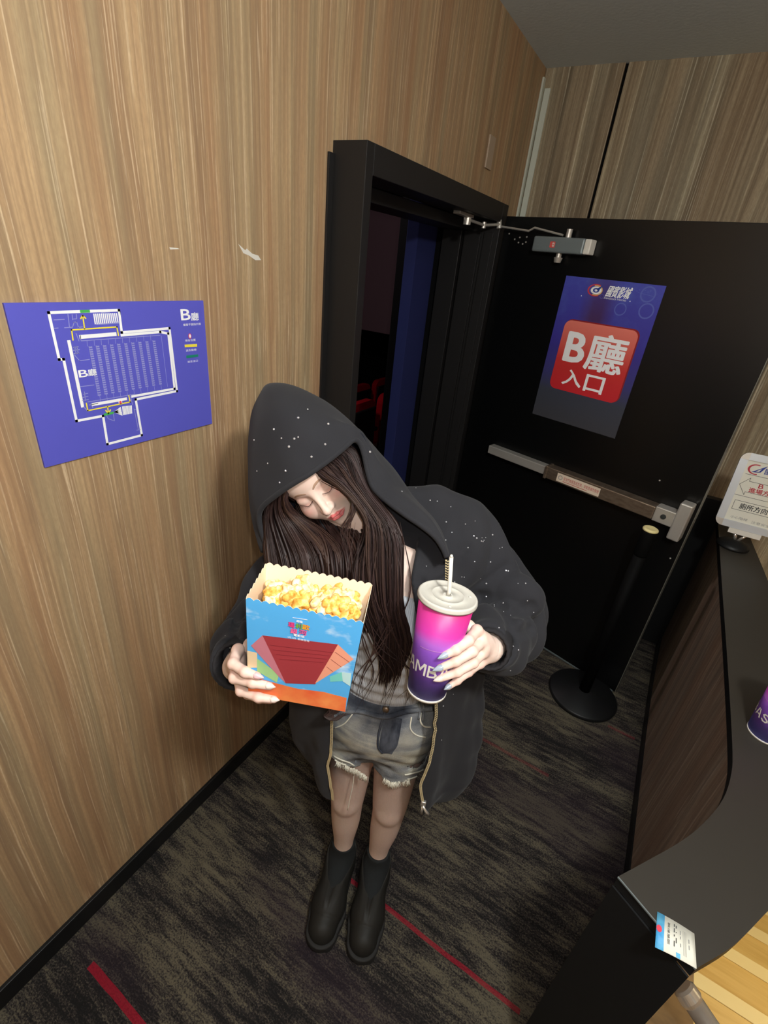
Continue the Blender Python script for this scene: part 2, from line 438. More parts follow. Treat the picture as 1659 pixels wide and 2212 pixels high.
class Print:
    def __init__(s): s.V = []; s.F = []; s.M = []

    def poly(s, pts, m, layer=1):
        n = len(s.V); s.V += [(x, y, layer) for x, y in pts]; s.F.append(tuple(range(n, n + len(pts)))); s.M.append(m)

    def rect(s, x0, y0, x1, y1, m, layer=1): s.poly([(x0, y0), (x1, y0), (x1, y1), (x0, y1)], m, layer)

    def rrect(s, x0, y0, x1, y1, r, m, layer=1):
        P = []
        for cx, cy, a0 in ((x1 - r, y1 - r, 0), (x0 + r, y1 - r, 90), (x0 + r, y0 + r, 180), (x1 - r, y0 + r, 270)):
            for k in range(6): a = math.radians(a0 + 18 * k); P.append((cx + r * math.cos(a), cy + r * math.sin(a)))
        s.poly(P, m, layer)

    def ell(s, cx, cy, rx, ry, m, layer=1, n=24, a0=0, a1=360):
        s.poly([(cx + rx * math.cos(math.radians(a0 + (a1 - a0) * k / n)), cy + ry * math.sin(math.radians(a0 + (a1 - a0) * k / n))) for k in range(n)], m, layer)

    def arc(s, cx, cy, r0x, r0y, r1x, r1y, a0, a1, m, layer=1, n=20, rot=0):
        A = np.radians(np.linspace(a0, a1, n)); c, sn = math.cos(rot), math.sin(rot)
        f = lambda x, y: (cx + x * c - y * sn, cy + x * sn + y * c)
        for i in range(n - 1):
            s.poly([f(r1x * math.cos(A[i]), r1y * math.sin(A[i])), f(r1x * math.cos(A[i + 1]), r1y * math.sin(A[i + 1])),
                    f(r0x * math.cos(A[i + 1]), r0y * math.sin(A[i + 1])), f(r0x * math.cos(A[i]), r0y * math.sin(A[i]))], m, layer)

    def line(s, pts, w, m, layer=1, closed=False):
        P = [np.array(p, float) for p in pts]
        if closed: P.append(P[0])
        for a, b_ in zip(P[:-1], P[1:]):
            d = b_ - a; L = np.linalg.norm(d); d /= L; n = np.array([-d[1], d[0]]) * w / 2; e = d * w / 2
            s.poly([a - e - n, b_ + e - n, b_ + e + n, a - e + n], m, layer)

    def text(s, t, x0, y0, x1, y1, m, layer=2, bold=0.0, shear=0.0):
        if bold:      # heavier strokes: the glyphs struck several times, slightly apart
            e = bold * abs(y1 - y0) * .9; f = e * (x1 - x0) / abs(x1 - x0)
            for k_, (ax_, ay) in enumerate(((-1, 0), (1, 0), (0, -.7), (0, .7), (-.7, -.5), (.7, .5), (.7, -.5), (-.7, .5))): s.text(t, x0 + f + ax_ * f, y0 + e + ay * e, x1 - f + ax_ * f, y1 - e + ay * e, m, layer + .12 * k_, 0.0, shear)
            return
        V, F = text_geo(t); lo = V.min(0); hi = V.max(0)
        U = (V - lo) / (hi - lo); U = U * np.array([x1 - x0, y1 - y0]) + np.array([x0, y0]); U[:, 0] += shear * (U[:, 1] - y0)
        n = len(s.V); s.V += [(x, y, layer) for x, y in U]; s.F += [tuple(i + n for i in f) for f in F]; s.M += [m] * len(F)

    def build(s, name, mats, f, parent=None, cuts=0, **kw):
        if cuts:
            bm = bmesh.new(); vs = [bm.verts.new(v) for v in s.V]
            for fc, m in zip(s.F, s.M):
                try: nf = bm.faces.new([vs[i] for i in fc]); nf.material_index = m
                except ValueError: pass
            bmesh.ops.triangulate(bm, faces=bm.faces[:])
            for _ in range(5):
                L = [e for e in bm.edges if e.calc_length() > cuts]
                if not L: break
                bmesh.ops.subdivide_edges(bm, edges=L, cuts=1)
                bmesh.ops.triangulate(bm, faces=[q for q in bm.faces if len(q.verts) > 3])
            bm.verts.index_update()
            s.V = [v.co[:] for v in bm.verts]; s.F = [[v.index for v in q.verts] for q in bm.faces]; s.M = [q.material_index for q in bm.faces]; bm.free()
        return mesh_obj(name, [f(x, y, l * .00025) for x, y, l in s.V], s.F, mats, parent, False, s.M, **kw)


def slab(name, corners, thick, mats, parent=None, **kw):
    """board spanned by four corner points, with real thickness behind its face"""
    c = [np.asarray(q, float) for q in corners]; n = np.cross(c[1] - c[0], c[3] - c[0]); n /= np.linalg.norm(n)
    V = c + [q - n * thick for q in c]
    return mesh_obj(name, V, [(0, 1, 2, 3), (7, 6, 5, 4), (0, 4, 5, 1), (1, 5, 6, 2), (2, 6, 7, 3), (3, 7, 4, 0)], mats, parent, **kw)


# ---- floor plan board on the left wall (y .42 .. .84, z 1.44 .. 1.745)
Y0, Y1, Z0, Z1 = .4205, .8355, 1.4425, 1.7430
plan = empty('floor_plan_sign', (.001, Y0, Z0))
tag(plan, 'blue floor plan board with white room outline on the wood wall', 'sign')
slab('board', [(.004, 0, 0), (.004, Y1 - Y0, 0), (.004, Y1 - Y0, Z1 - Z0), (.004, 0, Z1 - Z0)], .005, m_blue, plan)
W_, H_ = Y1 - Y0, Z1 - Z0
p = Print(); PW_, PL_, PY_, PG_, PR_, PD_ = 0, 1, 2, 3, 4, 5


def hom(src, dst):
    A = []
    for (x, y), (X, Y) in zip(src, dst):
        A += [[x, y, 1, 0, 0, 0, -X * x, -X * y, -X], [0, 0, 0, x, y, 1, -Y * x, -Y * y, -Y]]
    h = np.linalg.svd(np.array(A))[2][-1].reshape(3, 3)
    return lambda x, y: tuple((h @ np.array([x, y, 1]))[:2] / (h @ np.array([x, y, 1]))[2])


def U(x, y):      # crop pixels of the board -> board metres
    q = on_plane(x / 3.318, 600 + y / 3.318, (1, 0, 0), (0.005, 0, 0)); return (q[1] - Y0, q[2] - Z0)


P_ = lambda *a: [U(*q) for q in a]
t_ = .0052
p.line(P_((348, 250), (852, 232), (872, 392), (1214, 362), (1268, 812), (972, 872), (1016, 1128), (770, 1192), (738, 990), (548, 1026), (455, 584), (424, 586)), t_, PW_, closed=True)
p.line(P_((494, 460), (590, 918)), t_ * 1.2, PW_); p.line(P_((582, 424), (822, 404)), t_ * 1.4, PW_); p.line(P_((872, 412), (1148, 388), (1205, 400), (1250, 795), (948, 850)), t_, PW_)
p.line(P_((668, 908), (900, 868)), t_ * 1.2, PW_)
a = .0014
p.line(P_((582, 452), (1146, 412)), a, PL_); p.line(P_((630, 890), (960, 835)), a, PL_)
for k in range(10):
    f = k / 9; x0, y0, x1, y1 = 648 + f * 455, 498 - f * 42, 712 + f * 438, 840 - f * 80
    for j in range(22):
        g = j / 21; cx, cy = U(x0 + (x1 - x0) * g, y0 + (y1 - y0) * g); p.rect(cx - .0035, cy - .0014, cx + .0035, cy + .0014, PL_); p.rect(cx - .0035, cy + .0008, cx - .002, cy + .0024, PL_)
    p.line(P_((x0 - 25, y0 - 45), (x0 - 22, y0 - 8)), a * .6, PL_); p.line(P_((x1 + 2, y1 + 4), (x1 + 8, y1 + 44)), a * .6, PL_)
p.line(P_((1155, 415), (1200, 780)), a * .7, PL_); p.line(P_((570, 595), (640, 585)), a, PL_); p.line(P_((578, 780), (672, 768)), a, PL_); p.line(P_((535, 555), (570, 595)), a, PL_)
for k in range(13):
    x = 672 + k * 13.5; p.line(P_((x, 262 - k * .4), (x + 10, 328 - k)), .0025, PW_)
p.line(P_((690, 335), (850, 325)), a, PL_); p.line(P_((725, 250), (785, 247)), a, PL_)
for k in range(8): p.line(P_((878 + k * 9, 925 - k * 1), (884 + k * 8.5, 980 - k * 1.5)), .0022, PW_)
for k in range(7): p.line(P_((822, 962), (862 + k * 2, 930 + k * 9)), .0022, PW_)
for (x0, y0, x1, y1) in ((486, 262, 497, 352), (386, 302, 460, 298), (462, 358, 520, 354), (386, 362, 415, 360), (516, 265, 520, 300), (546, 262, 549, 290), (524, 296, 548, 294), (560, 355, 590, 352), (528, 320, 548, 316), (520, 352, 530, 320), (548, 316, 562, 355), (858, 235, 866, 268), (545, 400, 565, 452), (575, 415, 580, 450), (962, 945, 990, 1085), (972, 945, 960, 940), (980, 1092, 1005, 1088), (762, 985, 775, 1010), (775, 1010, 820, 1026), (820, 1026, 812, 975), (600, 925, 630, 960), (650, 905, 665, 930), (935, 850, 950, 910), (525, 545, 565, 540), (525, 520, 568, 515), (525, 498, 560, 494), (590, 880, 632, 872), (590, 858, 630, 850), (598, 835, 628, 828), (535, 495, 545, 545), (550, 492, 560, 542), (604, 818, 612, 880), (700, 900, 640, 912)):
    p.line(P_((x0, y0), (x1, y1)), a, PL_)
y_ = .0026
p.line(P_((522, 445), (512, 374), (836, 352), (848, 412)), y_, PY_, 2); p.line(P_((605, 365), (592, 272)), y_, PY_, 2); p.line(P_((578, 292), (592, 270), (612, 290)), y_, PY_, 2)
p.line(P_((618, 900), (628, 952), (932, 890), (922, 845)), y_, PY_, 2); p.line(P_((770, 925), (776, 968)), y_, PY_, 2); p.line(P_((758, 952), (776, 972), (790, 948)), y_, PY_, 2)
p.line(P_((582, 241), (634, 239)), .005, PG_, 2); p.line(P_((752, 980), (806, 968)), .005, PG_, 2)
cx, cy = U(862, 892); p.ell(cx, cy, .0042, .0042, PW_, 2); p.ell(cx, cy, .003, .003, PR_, 3)
cx, cy = U(1360, 418); p.ell(cx, cy, .0042, .0062, PR_, 2); p.ell(cx, cy, .0026, .0042, PW_, 3)
def tbox(t, x0, y0, x1, y1, m, bold=0.0, layer=2):
    a_ = U(x0, y1); b_ = U(x1, y0); p.text(t, a_[0], a_[1], b_[0], b_[1], m, layer, bold)
tbox('B', 1298, 222, 1360, 306, PW_, .03); tbox('廳', 1370, 246, 1420, 308, PW_, .015)
tbox('B', 566, 655, 622, 716, PW_, .03, 4); tbox('廳', 632, 648, 684, 706, PW_, .015, 4)
tbox('樓層平面指示圖', 1312, 322, 1436, 346, PW_); tbox('現在位置', 1326, 436, 1400, 459, PW_)
p.line(P_((1330, 488), (1404, 484)), .006, PY_, 2); tbox('逃生動線', 1332, 506, 1406, 530, PW_)
p.line(P_((1342, 566), (1412, 558)), .006, PD_, 2); tbox('逃生出口', 1344, 586, 1416, 610, PW_)
p.build('plan_print', [m_wprint, m_lprint, m_yel, m_grn, m_pink, m_dgrn], lambda x, y, l: (.0041 + l, x, y), plan)

# ================================================================ THE DOOR
HG = np.array([.107, 2.520, 0.0]); DD = np.array([.96796, -.25107, 0.0]); DD /= np.linalg.norm(DD); DN = np.array([DD[1], -DD[0], 0.0])  # DN faces the camera
DRot = np.stack([DD, -DN, PW], 1)     # local x along the leaf, y into the leaf, z up
DWID = 1.207


def dpt(px, py, off=0.0):
    q = on_plane(px, py, DN, HG + DN * off) - HG; return q @ DD, q[2]


door = empty('door_1', HG, DRot, kind='structure')
b = MB(); b.box((0.012, 0, .012), (DWID, .045, 2.104), bev=.002); b.build('door_leaf', m_door, door)
b = MB(); b.box((DWID + .0002, .002, .012), (DWID + .003, .043, 2.10)); b.build('edge_strip', mat('worn_edge_metal', c8(120, 118, 108), .5, .3), door)
b = MB(); b.box((.35, -.0015, .004), (DWID - .01, .0465, .013)); b.build('bottom_strip', m_grey, door)
# push bar
bar = empty('push_bar'); bar.parent = door
(s0, za), (s1, zb), (s2, zc), (s3, zd) = dpt(1054, 972, .05), dpt(1178, 1022, .05), dpt(1416, 1100, .05), dpt(1480, 1120, .05)
zb_ = (za + zb + zc) / 3
b = MB(); b.box((s0, -.05, zb_ - .022), (s1, -.001, zb_ + .022), bev=.004); b.build('rail', m_steel, bar)
b = MB(); b.box((s1 + .0005, -.062, zb_ - .030), (s2, -.001, zb_ + .030), bev=.004); b.box((s1 - .002, -.066, zb_ - .033), (s1 + .012, -.001, zb_ + .033), bev=.003); b.build('push_pad', m_brass, bar)
b = MB(); b.box((s2 + .0005, -.058, zb_ - .034), (s3 - .035, -.001, zb_ + .034), bev=.004); b.box((s3 - .036, -.062, zb_ - .085), (s3 + .012, -.001, zb_ + .085), bev=.006); b.build('latch_case', m_steel, bar)
b = MB(); R_ = np.array([[1, 0, 0], [0, 0, -1], [0, 1, 0.]]); b.lathe([(.011, 0), (.011, .004), (0, .005)], ((s2 + s3 - .035) / 2, -.058, zb_), R_, 20); b.build('lock_cylinder', m_ink, bar)
(a0, _), (a1, _) = dpt(1203, 1030, .062), dpt(1296, 1062, .062)
p = Print(); p.rect(a0, zb_ - .022, a1, zb_ + .020, 0, 1); p.text('安全門為緊急逃生用，非緊急請勿使用', a0 + .035, zb_ - .008, a1 - .006, zb_ + .010, 1, 2); p.ell(a0 + .018, zb_, .011, .011, 2, 2); p.ell(a0 + .018, zb_, .008, .008, 0, 3)
p.line([(a0 + .035, zb_ - .014), (a1 - .06, zb_ - .014)], .0022, 1, 2)
p.build('sticker', [mat('cream_sticker', c8(236, 218, 196), .6), m_red, m_grayink], lambda x, y, l: (x, -.0622 - l, y), bar)
# small bolts near the closer, spy hole
b = MB()
for q in ((1100, 505), (1112, 517), (1123, 513), (1120, 524), (1129, 527), (1138, 512), (1136, 523), (1425, 1038), (1470, 1160), (1448, 1206)):
    s, z = dpt(*q); b.lathe([(.004, 0), (.003, .003), (0, .004)], (s, 0, z), R_, 8)
b.build('screw_heads', m_steel, door, kind='stuff')
# closer
cl = empty('door_closer'); cl.parent = door
(s0, z0), (s1, z1) = dpt(1152, 524, .05), dpt(1262, 530, .05); zc_ = (z0 + z1) / 2 - .004
b = MB(); b.box((s0, -.055, zc_ - .030), (s1, -.001, zc_ + .030), bev=.007); b.build('closer_body', m_grey, cl)
b = MB(); b.box((s1 + .0004, -.052, zc_ - .028), (s1 + .028, -.001, zc_ + .028), bev=.004); b.build('end_cap', m_white, cl)
b = MB(); b.tube([((s0 + s1) / 2 + .005, -.028, zc_ - .03), ((s0 + s1) / 2 + .005, -.028, zc_ - .046)], .012, 14); b.tube([((s0 + s1) / 2 + .005, -.028, zc_ - .046), ((s0 + s1) / 2 + .005, -.028, zc_ - .066)], [.019, .014], 16)
sp = s0 + (s1 - s0) * .62
b.tube([(sp, -.028, zc_ + .03), (sp, -.028, zc_ + .062)], .012, 14); b.build('spindle', m_steel, cl)
p = Print(); p.rrect(s0 + .085, zc_ - .012, s0 + .110, zc_ + .012, .004, 0, 1); p.rrect(s0 + .0965, zc_ - .0075, s0 + .106, zc_ + .0075, .002, 1, 2); p.rect(s0 + .099, zc_ - .003, s0 + .1035, zc_ + .003, 0, 3)
p.build('badge', [mat('badge_red', c8(224, 90, 84), .5), m_white], lambda x, y, l: (x, -.0552 - l, y), cl)
def dl(px, py, off): s, z = dpt(px, py, off); return (s, -off, z)
b = MB(); b.tube([dl(1216, 508, .03), dl(1155, 492, .04), dl(1142, 499, .045), dl(1080, 489, .055)], .0065, 8, flat=.7); b.tube([dl(1078, 476, .055), dl(1078, 494, .055)], .012, 12)
e0 = dl(1080, 485, .055); e1 = np.array(loc((0, 0, 0))) if False else None
w0 = DRot.T @ (np.array([.06, 2.20, 2.055]) - HG)
w1 = DRot.T @ (np.array([.075, 2.36, 2.05]) - HG)
b.tube([e0, w1, w0], .006, 8); b.tube([w0 + np.array([0, 0, -.02]), w0 + np.array([0, 0, .016])], .016, 12); b.tube([w1 - np.array([0, 0, .012]), w1 + np.array([0, 0, .012])], .009, 10)
b.build('closer_arm', m_steel, cl)
# bracket under the frame head (fixed to the frame)
b = MB(); b.box((.045, 2.08, 2.062), (.075, 2.23, 2.0735), bev=.001); tag(b.build('closer_bracket', m_steel), 'small steel closer bracket under the black door head', 'bracket')

# poster on the door
(s0, z1), (s1, z1b), (s2, z0), (s3, z0b) = dpt(1222, 595), dpt(1440, 618), dpt(1328, 948), dpt(1152, 893)
s0 = (s0 + s3) / 2; s1 = (s1 + s2) / 2; z1 = (z1 + z1b) / 2; z0 = (z0 + z0b) / 2; w_, h_ = s1 - s0, z1 - z0
post = empty('entrance_poster', HG + DD * s0 + PW * z0, DRot)
tag(post, 'dark blue poster with red rounded B hall entrance sign on the black door', 'poster')


def posterblue(t):
    v = t('ShaderNodeTexCoord', out=3); z = t('ShaderNodeSeparateXYZ', {0: v}, out=2); x = t('ShaderNodeSeparateXYZ', {0: v}, out=0)
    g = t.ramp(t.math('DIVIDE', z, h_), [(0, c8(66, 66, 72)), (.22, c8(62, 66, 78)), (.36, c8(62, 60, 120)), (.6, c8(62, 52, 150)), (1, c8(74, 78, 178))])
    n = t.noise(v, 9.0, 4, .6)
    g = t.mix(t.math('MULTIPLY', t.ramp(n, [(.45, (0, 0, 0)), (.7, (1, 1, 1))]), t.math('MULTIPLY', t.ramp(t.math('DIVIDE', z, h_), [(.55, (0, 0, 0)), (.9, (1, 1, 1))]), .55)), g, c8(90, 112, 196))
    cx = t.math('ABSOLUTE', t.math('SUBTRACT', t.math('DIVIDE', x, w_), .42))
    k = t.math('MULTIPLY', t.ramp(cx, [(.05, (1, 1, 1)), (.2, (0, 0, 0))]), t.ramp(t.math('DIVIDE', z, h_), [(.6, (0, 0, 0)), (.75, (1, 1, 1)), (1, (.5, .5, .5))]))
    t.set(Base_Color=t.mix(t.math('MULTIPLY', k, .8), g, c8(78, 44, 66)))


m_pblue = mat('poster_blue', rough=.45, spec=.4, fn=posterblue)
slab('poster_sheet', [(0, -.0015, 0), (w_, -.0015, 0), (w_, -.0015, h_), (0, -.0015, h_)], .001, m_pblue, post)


def redsq(t):
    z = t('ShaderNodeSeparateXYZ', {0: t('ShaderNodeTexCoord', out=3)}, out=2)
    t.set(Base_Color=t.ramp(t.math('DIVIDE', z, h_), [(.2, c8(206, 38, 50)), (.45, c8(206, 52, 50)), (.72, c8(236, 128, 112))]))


def V_(px, py): s, z = dpt(px, py, .0015); return (s - s0, z - z0)


p = Print()
a = V_(1190, 840); b_ = V_(1376, 700); q1 = V_(1187, 835); q2 = V_(1334, 875); q3 = V_(1378, 718); q4 = V_(1222, 687)
xl = (q1[0] + q4[0]) / 2; xr = (q2[0] + q3[0]) / 2; yb = (q1[1] + q2[1]) / 2; yt = (q3[1] + q4[1]) / 2
p.rrect(xl + .004, yb + .003, xr + .006, yt + .005, .03, 3, 1); p.rrect(xl, yb, xr, yt, .03, 0, 2)
W2, H2 = xr - xl, yt - yb
p.text('B', xl + .09 * W2, yb + .42 * H2, xl + .39 * W2, yb + .86 * H2, 1, 3, .05); p.text('廳', xl + .41 * W2, yb + .37 * H2, xl + .93 * W2, yb + .90 * H2, 1, 3, .025)
p.text('入', xl + .17 * W2, yb + .09 * H2, xl + .46 * W2, yb + .33 * H2, 1, 3, .03); p.text('口', xl + .50 * W2, yb + .07 * H2, xl + .77 * W2, yb + .32 * H2, 1, 3, .03)
# cinema emblem and name at the top
ex, ey = V_(1287, 627)
p.arc(ex, ey, .030, .020, .036, .024, 60, 300, 5, 2); p.arc(ex, ey, .026, .016, .030, .021, -110, 110, 6, 2)
p.ell(ex + .002, ey, .024, .015, 1, 3); p.arc(ex + .002, ey, .007, .005, .014, .009, 0, 360, 4, 4); p.poly([(ex - .02, ey - .012), (ex + .028, ey + .024), (ex + .012, ey - .004), (ex + .004, ey + .004)], 4, 4)
c_ = V_(1307, 634); d_ = V_(1362, 628)
p.text('國賓影城', c_[0] + .002, c_[1] - .012, d_[0], d_[1] + .012, 1, 3, .02, .25)
p.text('AMBASSADOR THEATRES', c_[0], c_[1] - .020, d_[0] - .005, c_[1] - .014, 1, 3)
for (x, y, r) in ((1300, 640, .009), (1310, 641, .009), (1400, 636, .030), (1340, 668, .025), (1396, 672, .03)):
    q = V_(x, y); p.arc(q[0], q[1], r * .82, r * .82, r, r, 0, 360, 7, 1, 22)
for k in range(7): q = V_(1370 + k * 6, 625 + k * .6 + 3 * (k % 2)); p.ell(q[0], q[1], .002, .002, 7, 2, 8)
q = V_(1378, 632); q2 = V_(1414, 641); p.line([q, q2], .0015, 7, 2)
for x, y in ((1256, 639), (1361, 651)): q = V_(x, y); p.ell(q[0], q[1], .0022, .0022, 1, 2, 8)
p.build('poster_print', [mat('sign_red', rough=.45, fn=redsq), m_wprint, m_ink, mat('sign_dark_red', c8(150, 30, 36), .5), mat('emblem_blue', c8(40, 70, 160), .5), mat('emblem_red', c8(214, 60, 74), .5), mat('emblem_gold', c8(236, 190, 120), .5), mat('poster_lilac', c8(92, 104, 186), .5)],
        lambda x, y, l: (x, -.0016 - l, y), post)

# ================================================================ STANCHION
sb = np.array([1.135, 2.10, 0]); 
st = empty('queue_stanchion', sb); tag(st, 'black queue post with round base and cream cap before the black door', 'stanchion')
b = MB(); b.lathe([(.165, 0), (.168, .012), (.16, .022), (.05, .032), (.03, .045), (0, .045)], n=48); b.build('base_plate', m_darkpanel, st, True)
b = MB(); b.lathe([(.026, .04), (.026, .86), (.0, .86)], n=24); b.build('post', m_black, st, True)
b = MB(); b.lathe([(.026, .86), (.029, .87), (.029, .975), (.027, .982), (0, .982)], n=28); b.build('belt_head', m_black, st, True)
b = MB(); b.lathe([(.030, .9825), (.031, .986), (.030, .991), (.023, .995), (.016, .993), (0, .993)], n=28); b.build('cap', mat('cream_plastic', c8(236, 222, 160), .5), st, True)

# ================================================================ COUNTER (curved parapet)
ZT = .90
inn = [on_floor(*q, ZT)[:2] for q in ((1549, 1150), (1558, 1240), (1568, 1380), (1576, 1500), (1582, 1613), (1580, 1670), (1562, 1726), (1520, 1778), (1470, 1818), (1400, 1858), (1336, 1893))]
out = [(1.545, 2.78), (1.555, 2.568), (1.587, 2.156), (1.605, 1.75), (1.606, 1.4), (1.585, 1.13), (1.55, .97), (1.50, .85), (1.457, .775), (1.40, .68), (1.343, .606)]
inn[0] = np.array([1.428, 2.78])
inn = catmull(np.array(inn), 41); out = catmull(np.array(out), 41)
cn = empty('parapet_counter', (1.5, 1.6, 0)); tag(cn, 'curved parapet counter with dark top and brown wood panel beside the stairs', 'counter')
off = np.array([1.5, 1.6])
def ribbon(a, b_, z0, z1, inset=0.0):
    a = np.asarray(a); b_ = np.asarray(b_); d = (b_ - a); d /= np.linalg.norm(d, axis=1)[:, None]
    a = a + d * inset - off; b_ = b_ - d * inset - off; n = len(a)
    V = [(x, y, z0) for x, y in a] + [(x, y, z0) for x, y in b_] + [(x, y, z1) for x, y in a] + [(x, y, z1) for x, y in b_]
    F = []; M = []
    for i in range(n - 1):
        F += [(i, i + 1, n + i + 1, n + i), (2 * n + i, 3 * n + i, 3 * n + i + 1, 2 * n + i + 1), (i, 2 * n + i, 2 * n + i + 1, i + 1), (n + i, n + i + 1, 3 * n + i + 1, 3 * n + i)]
        M += [0, 1, 2, 3]
    F += [(0, n, 3 * n, 2 * n), (n - 1, 3 * n - 1, 4 * n - 1, 2 * n - 1)]; M += [4, 5]
    return V, F, M
V, F, M = ribbon(inn, out, ZT - .028, ZT); mesh_obj('counter_top', V, F, [m_darkpanel, m_counter], cn, fmat=[1 if q == 1 else 0 for q in M])
V, F, M = ribbon(inn, out, .07, ZT - .0285, .022); mesh_obj('wood_panel', V, F, [m_darkpanel, m_panel], cn, fmat=[1 if q in (2, 3) else 0 for q in M])
V, F, M = ribbon(inn, out, .0, .0695, .012); mesh_obj('skirting', V, F, m_darkpanel, cn)
a = out[-1] - off; c_ = inn[-1] - off; d = (a - c_); L_ = np.linalg.norm(d); d /= L_; nn = np.array([d[1], -d[0]]); nn = nn if nn[1] < 0 else -nn
b = MB(); pl = [c_ - d * .0 + nn * .0005, a + nn * .0005, a + nn * .004, c_ + nn * .004]; b.prism([tuple(q) for q in pl], 0.0, ZT - .03); b.build('end_panel', m_darkpanel, cn)
b = MB(); pl = [c_ + nn * .0004, a + nn * .0004, a + nn * .0026, c_ + nn * .0026]; b.prism([tuple(q) for q in pl], ZT - .0025, ZT + .0006); b.build('edge_strip', m_grey, cn)
b = MB(); b.box((1.18, 2.785, 0), (1.46, 2.83, .96), bev=.003); tag(b.build('black_board', m_darkpanel), 'plain black board standing at the far end of the parapet behind the door', 'board')

# crumbs on the counter edge
m_kern = mat('popcorn_flesh', rough=.75, spec=.2, fn=lambda t: t.set(Base_Color=t.ramp(t.noise(t.coord((95, 95, 95)), 1.0, 3, .6), [(.28, c8(196, 118, 42)), (.38, c8(228, 164, 70)), (.52, c8(238, 194, 108)), (.64, c8(248, 222, 160)), (.8, c8(252, 240, 212))])))

# ================================================================ STAIRWELL
m_tread = mat('yellow_wood', rough=.45, spec=.4, fn=lambda t: t.set(Base_Color=t.ramp(t.noise(t.coord((3, 45, 45)), 1.0, 4, .6), [(.3, c8(206, 166, 88)), (.6, c8(222, 186, 108))])))
m_nose = mat('pale_nosing', c8(236, 214, 150), .5, bumpy=(200, .2, .001))
m_brown = mat('brown_landing_wood', rough=.5, fn=lambda t: t.set(Base_Color=t.ramp(t.noise(t.coord((4, 9, 9)), 1.0, 4, .6), [(.35, c8(92, 68, 40)), (.6, c8(150, 118, 72))])))
yt0 = 1.0
b = MB(); b.box((1.63, -1.6, -.14), (3.2, yt0, -.0)); b.box((1.47, -1.6, -.14), (1.63, .56, 0)); b.box((1.47, .56, -.14), (1.63, 1.0, 0)); b.box((1.47, 1.0, -.14), (1.655, 1.18, 0)); struct('floor_landing', b, m_brown)
sw = empty('staircase', (2.4, yt0, 0)); tag(sw, 'yellow wooden stairs with pale nosing strips going down beyond the parapet', 'stairs')
y, z = yt0, 0.0
for k in range(9):
    z -= .165
    b = MB(); b.box((-.74, y - yt0 - .0, z - .05), (.79, y - yt0 + .26, z), bev=.003); b.build('tread', m_tread, sw)
    b = MB(); b.box((-.74, y - yt0 + .215, z + .0005), (.79, y - yt0 + .262, z + .004), bev=.001); b.build('nosing', m_nose, sw)
    b = MB(); b.box((-.74, y - yt0 + .24, z - .165), (.79, y - yt0 + .258, z - .0505)); b.build('riser', m_tread, sw)
    y += .26
b = MB(); b.box((1.0, 1.0, -1.8), (3.2, 3.1, -1.7)); struct('floor_stairwell', b, m_brown)
b = MB(); b.box((1.47, 1.0, -1.7), (1.5, 3.02, -.13)); struct('wall_stairwell', b, m_panel)
# handrail beside the counter end
hr = empty('handrail', (1.5, .56, .7)); tag(hr, 'polished steel handrail tube with flat cap below the counter end', 'handrail')
h0 = Wd(1478, 2136, 1.30); h1 = Wd(1535, 2222, 1.26); dh = (h1 - h0); dh /= np.linalg.norm(dh); h2 = h0 + dh * .5; o_ = np.array([1.5, .56, .7])
b = MB(); b.tube([h0 + dh * .03 - o_, h2 - o_], .027, 32); b.build('rail_tube', m_chrome, hr, True)
b = MB(); b.tube([h0 - o_ - dh * .006, h0 - o_, h0 + dh * .022 - o_, h0 + dh * .03 - o_], [.024, .030, .0315, .0285], 32); b.build('end_cap', m_chrome, hr)
b = MB(); b.tube([h0 + dh * .2 - o_, h0 + dh * .2 + np.array([-.0, 0, -.08]) - o_, np.array([h0[0] + dh[0] * .2, h0[1] + dh[1] * .2, 0]) - o_], .012, 10); b.build('bracket', m_steel, hr, True)

# ================================================================ DIRECTION SIGN on the counter
sg = empty('direction_sign', (1.50, 2.42, ZT)); tag(sg, 'white framed direction sign with red and black Chinese arrows standing on the counter', 'sign')
rt = np.array([math.cos(.05), -math.sin(.05) , 0]); 
q0 = on_plane(1541, 1128, (0, 1, 0), (0, 2.40, 0)); qt = on_plane(1608, 975, (0, 1, 0), (0, 2.46, 0)); q1 = on_plane(1659, 1158, (0, 1, 0), (0, 2.40, 0))
ex = q1 - q0; ex[2] *= .5; ex /= np.linalg.norm(ex); ez = qt - q0; SH = np.linalg.norm(ez); ez /= SH; ez = ez - ex * (ez @ ex); ez /= np.linalg.norm(ez)
SW = SH * .78; ny = np.cross(ez, ex)
fS = lambda x, y, o=0.0: q0 + ex * x + ez * y - ny * (-o) - np.array([1.50, 2.42, ZT])
if ny[1] > 0: ny = -ny
fS = lambda x, y, o=0.0: q0 + ex * x + ez * y + ny * o - np.array([1.50, 2.42, ZT])
def sbox(name, x0, y0, x1, y1, o0, o1, m):
    V = [fS(x, y, o) for o in (o0, o1) for x, y in ((x0, y0), (x1, y0), (x1, y1), (x0, y1))]
    return mesh_obj(name, V, [(0, 3, 2, 1), (4, 5, 6, 7), (0, 1, 5, 4), (1, 2, 6, 5), (2, 3, 7, 6), (3, 0, 4, 7)], m, sg)
fw = .03
sbox('sign_sheet', fw, fw, SW - fw, SH - fw, 0, .004, m_paper)
sbox('frame_bar', 0, fw, fw, SH - fw, -.004, .010, m_alu); sbox('frame_bar', SW - fw, fw, SW, SH - fw, -.004, .010, m_alu)
sbox('frame_bar', fw, 0, SW - fw, fw, -.004, .010, m_alu); sbox('frame_bar', fw, SH - fw, SW - fw, SH, -.004, .010, m_alu)
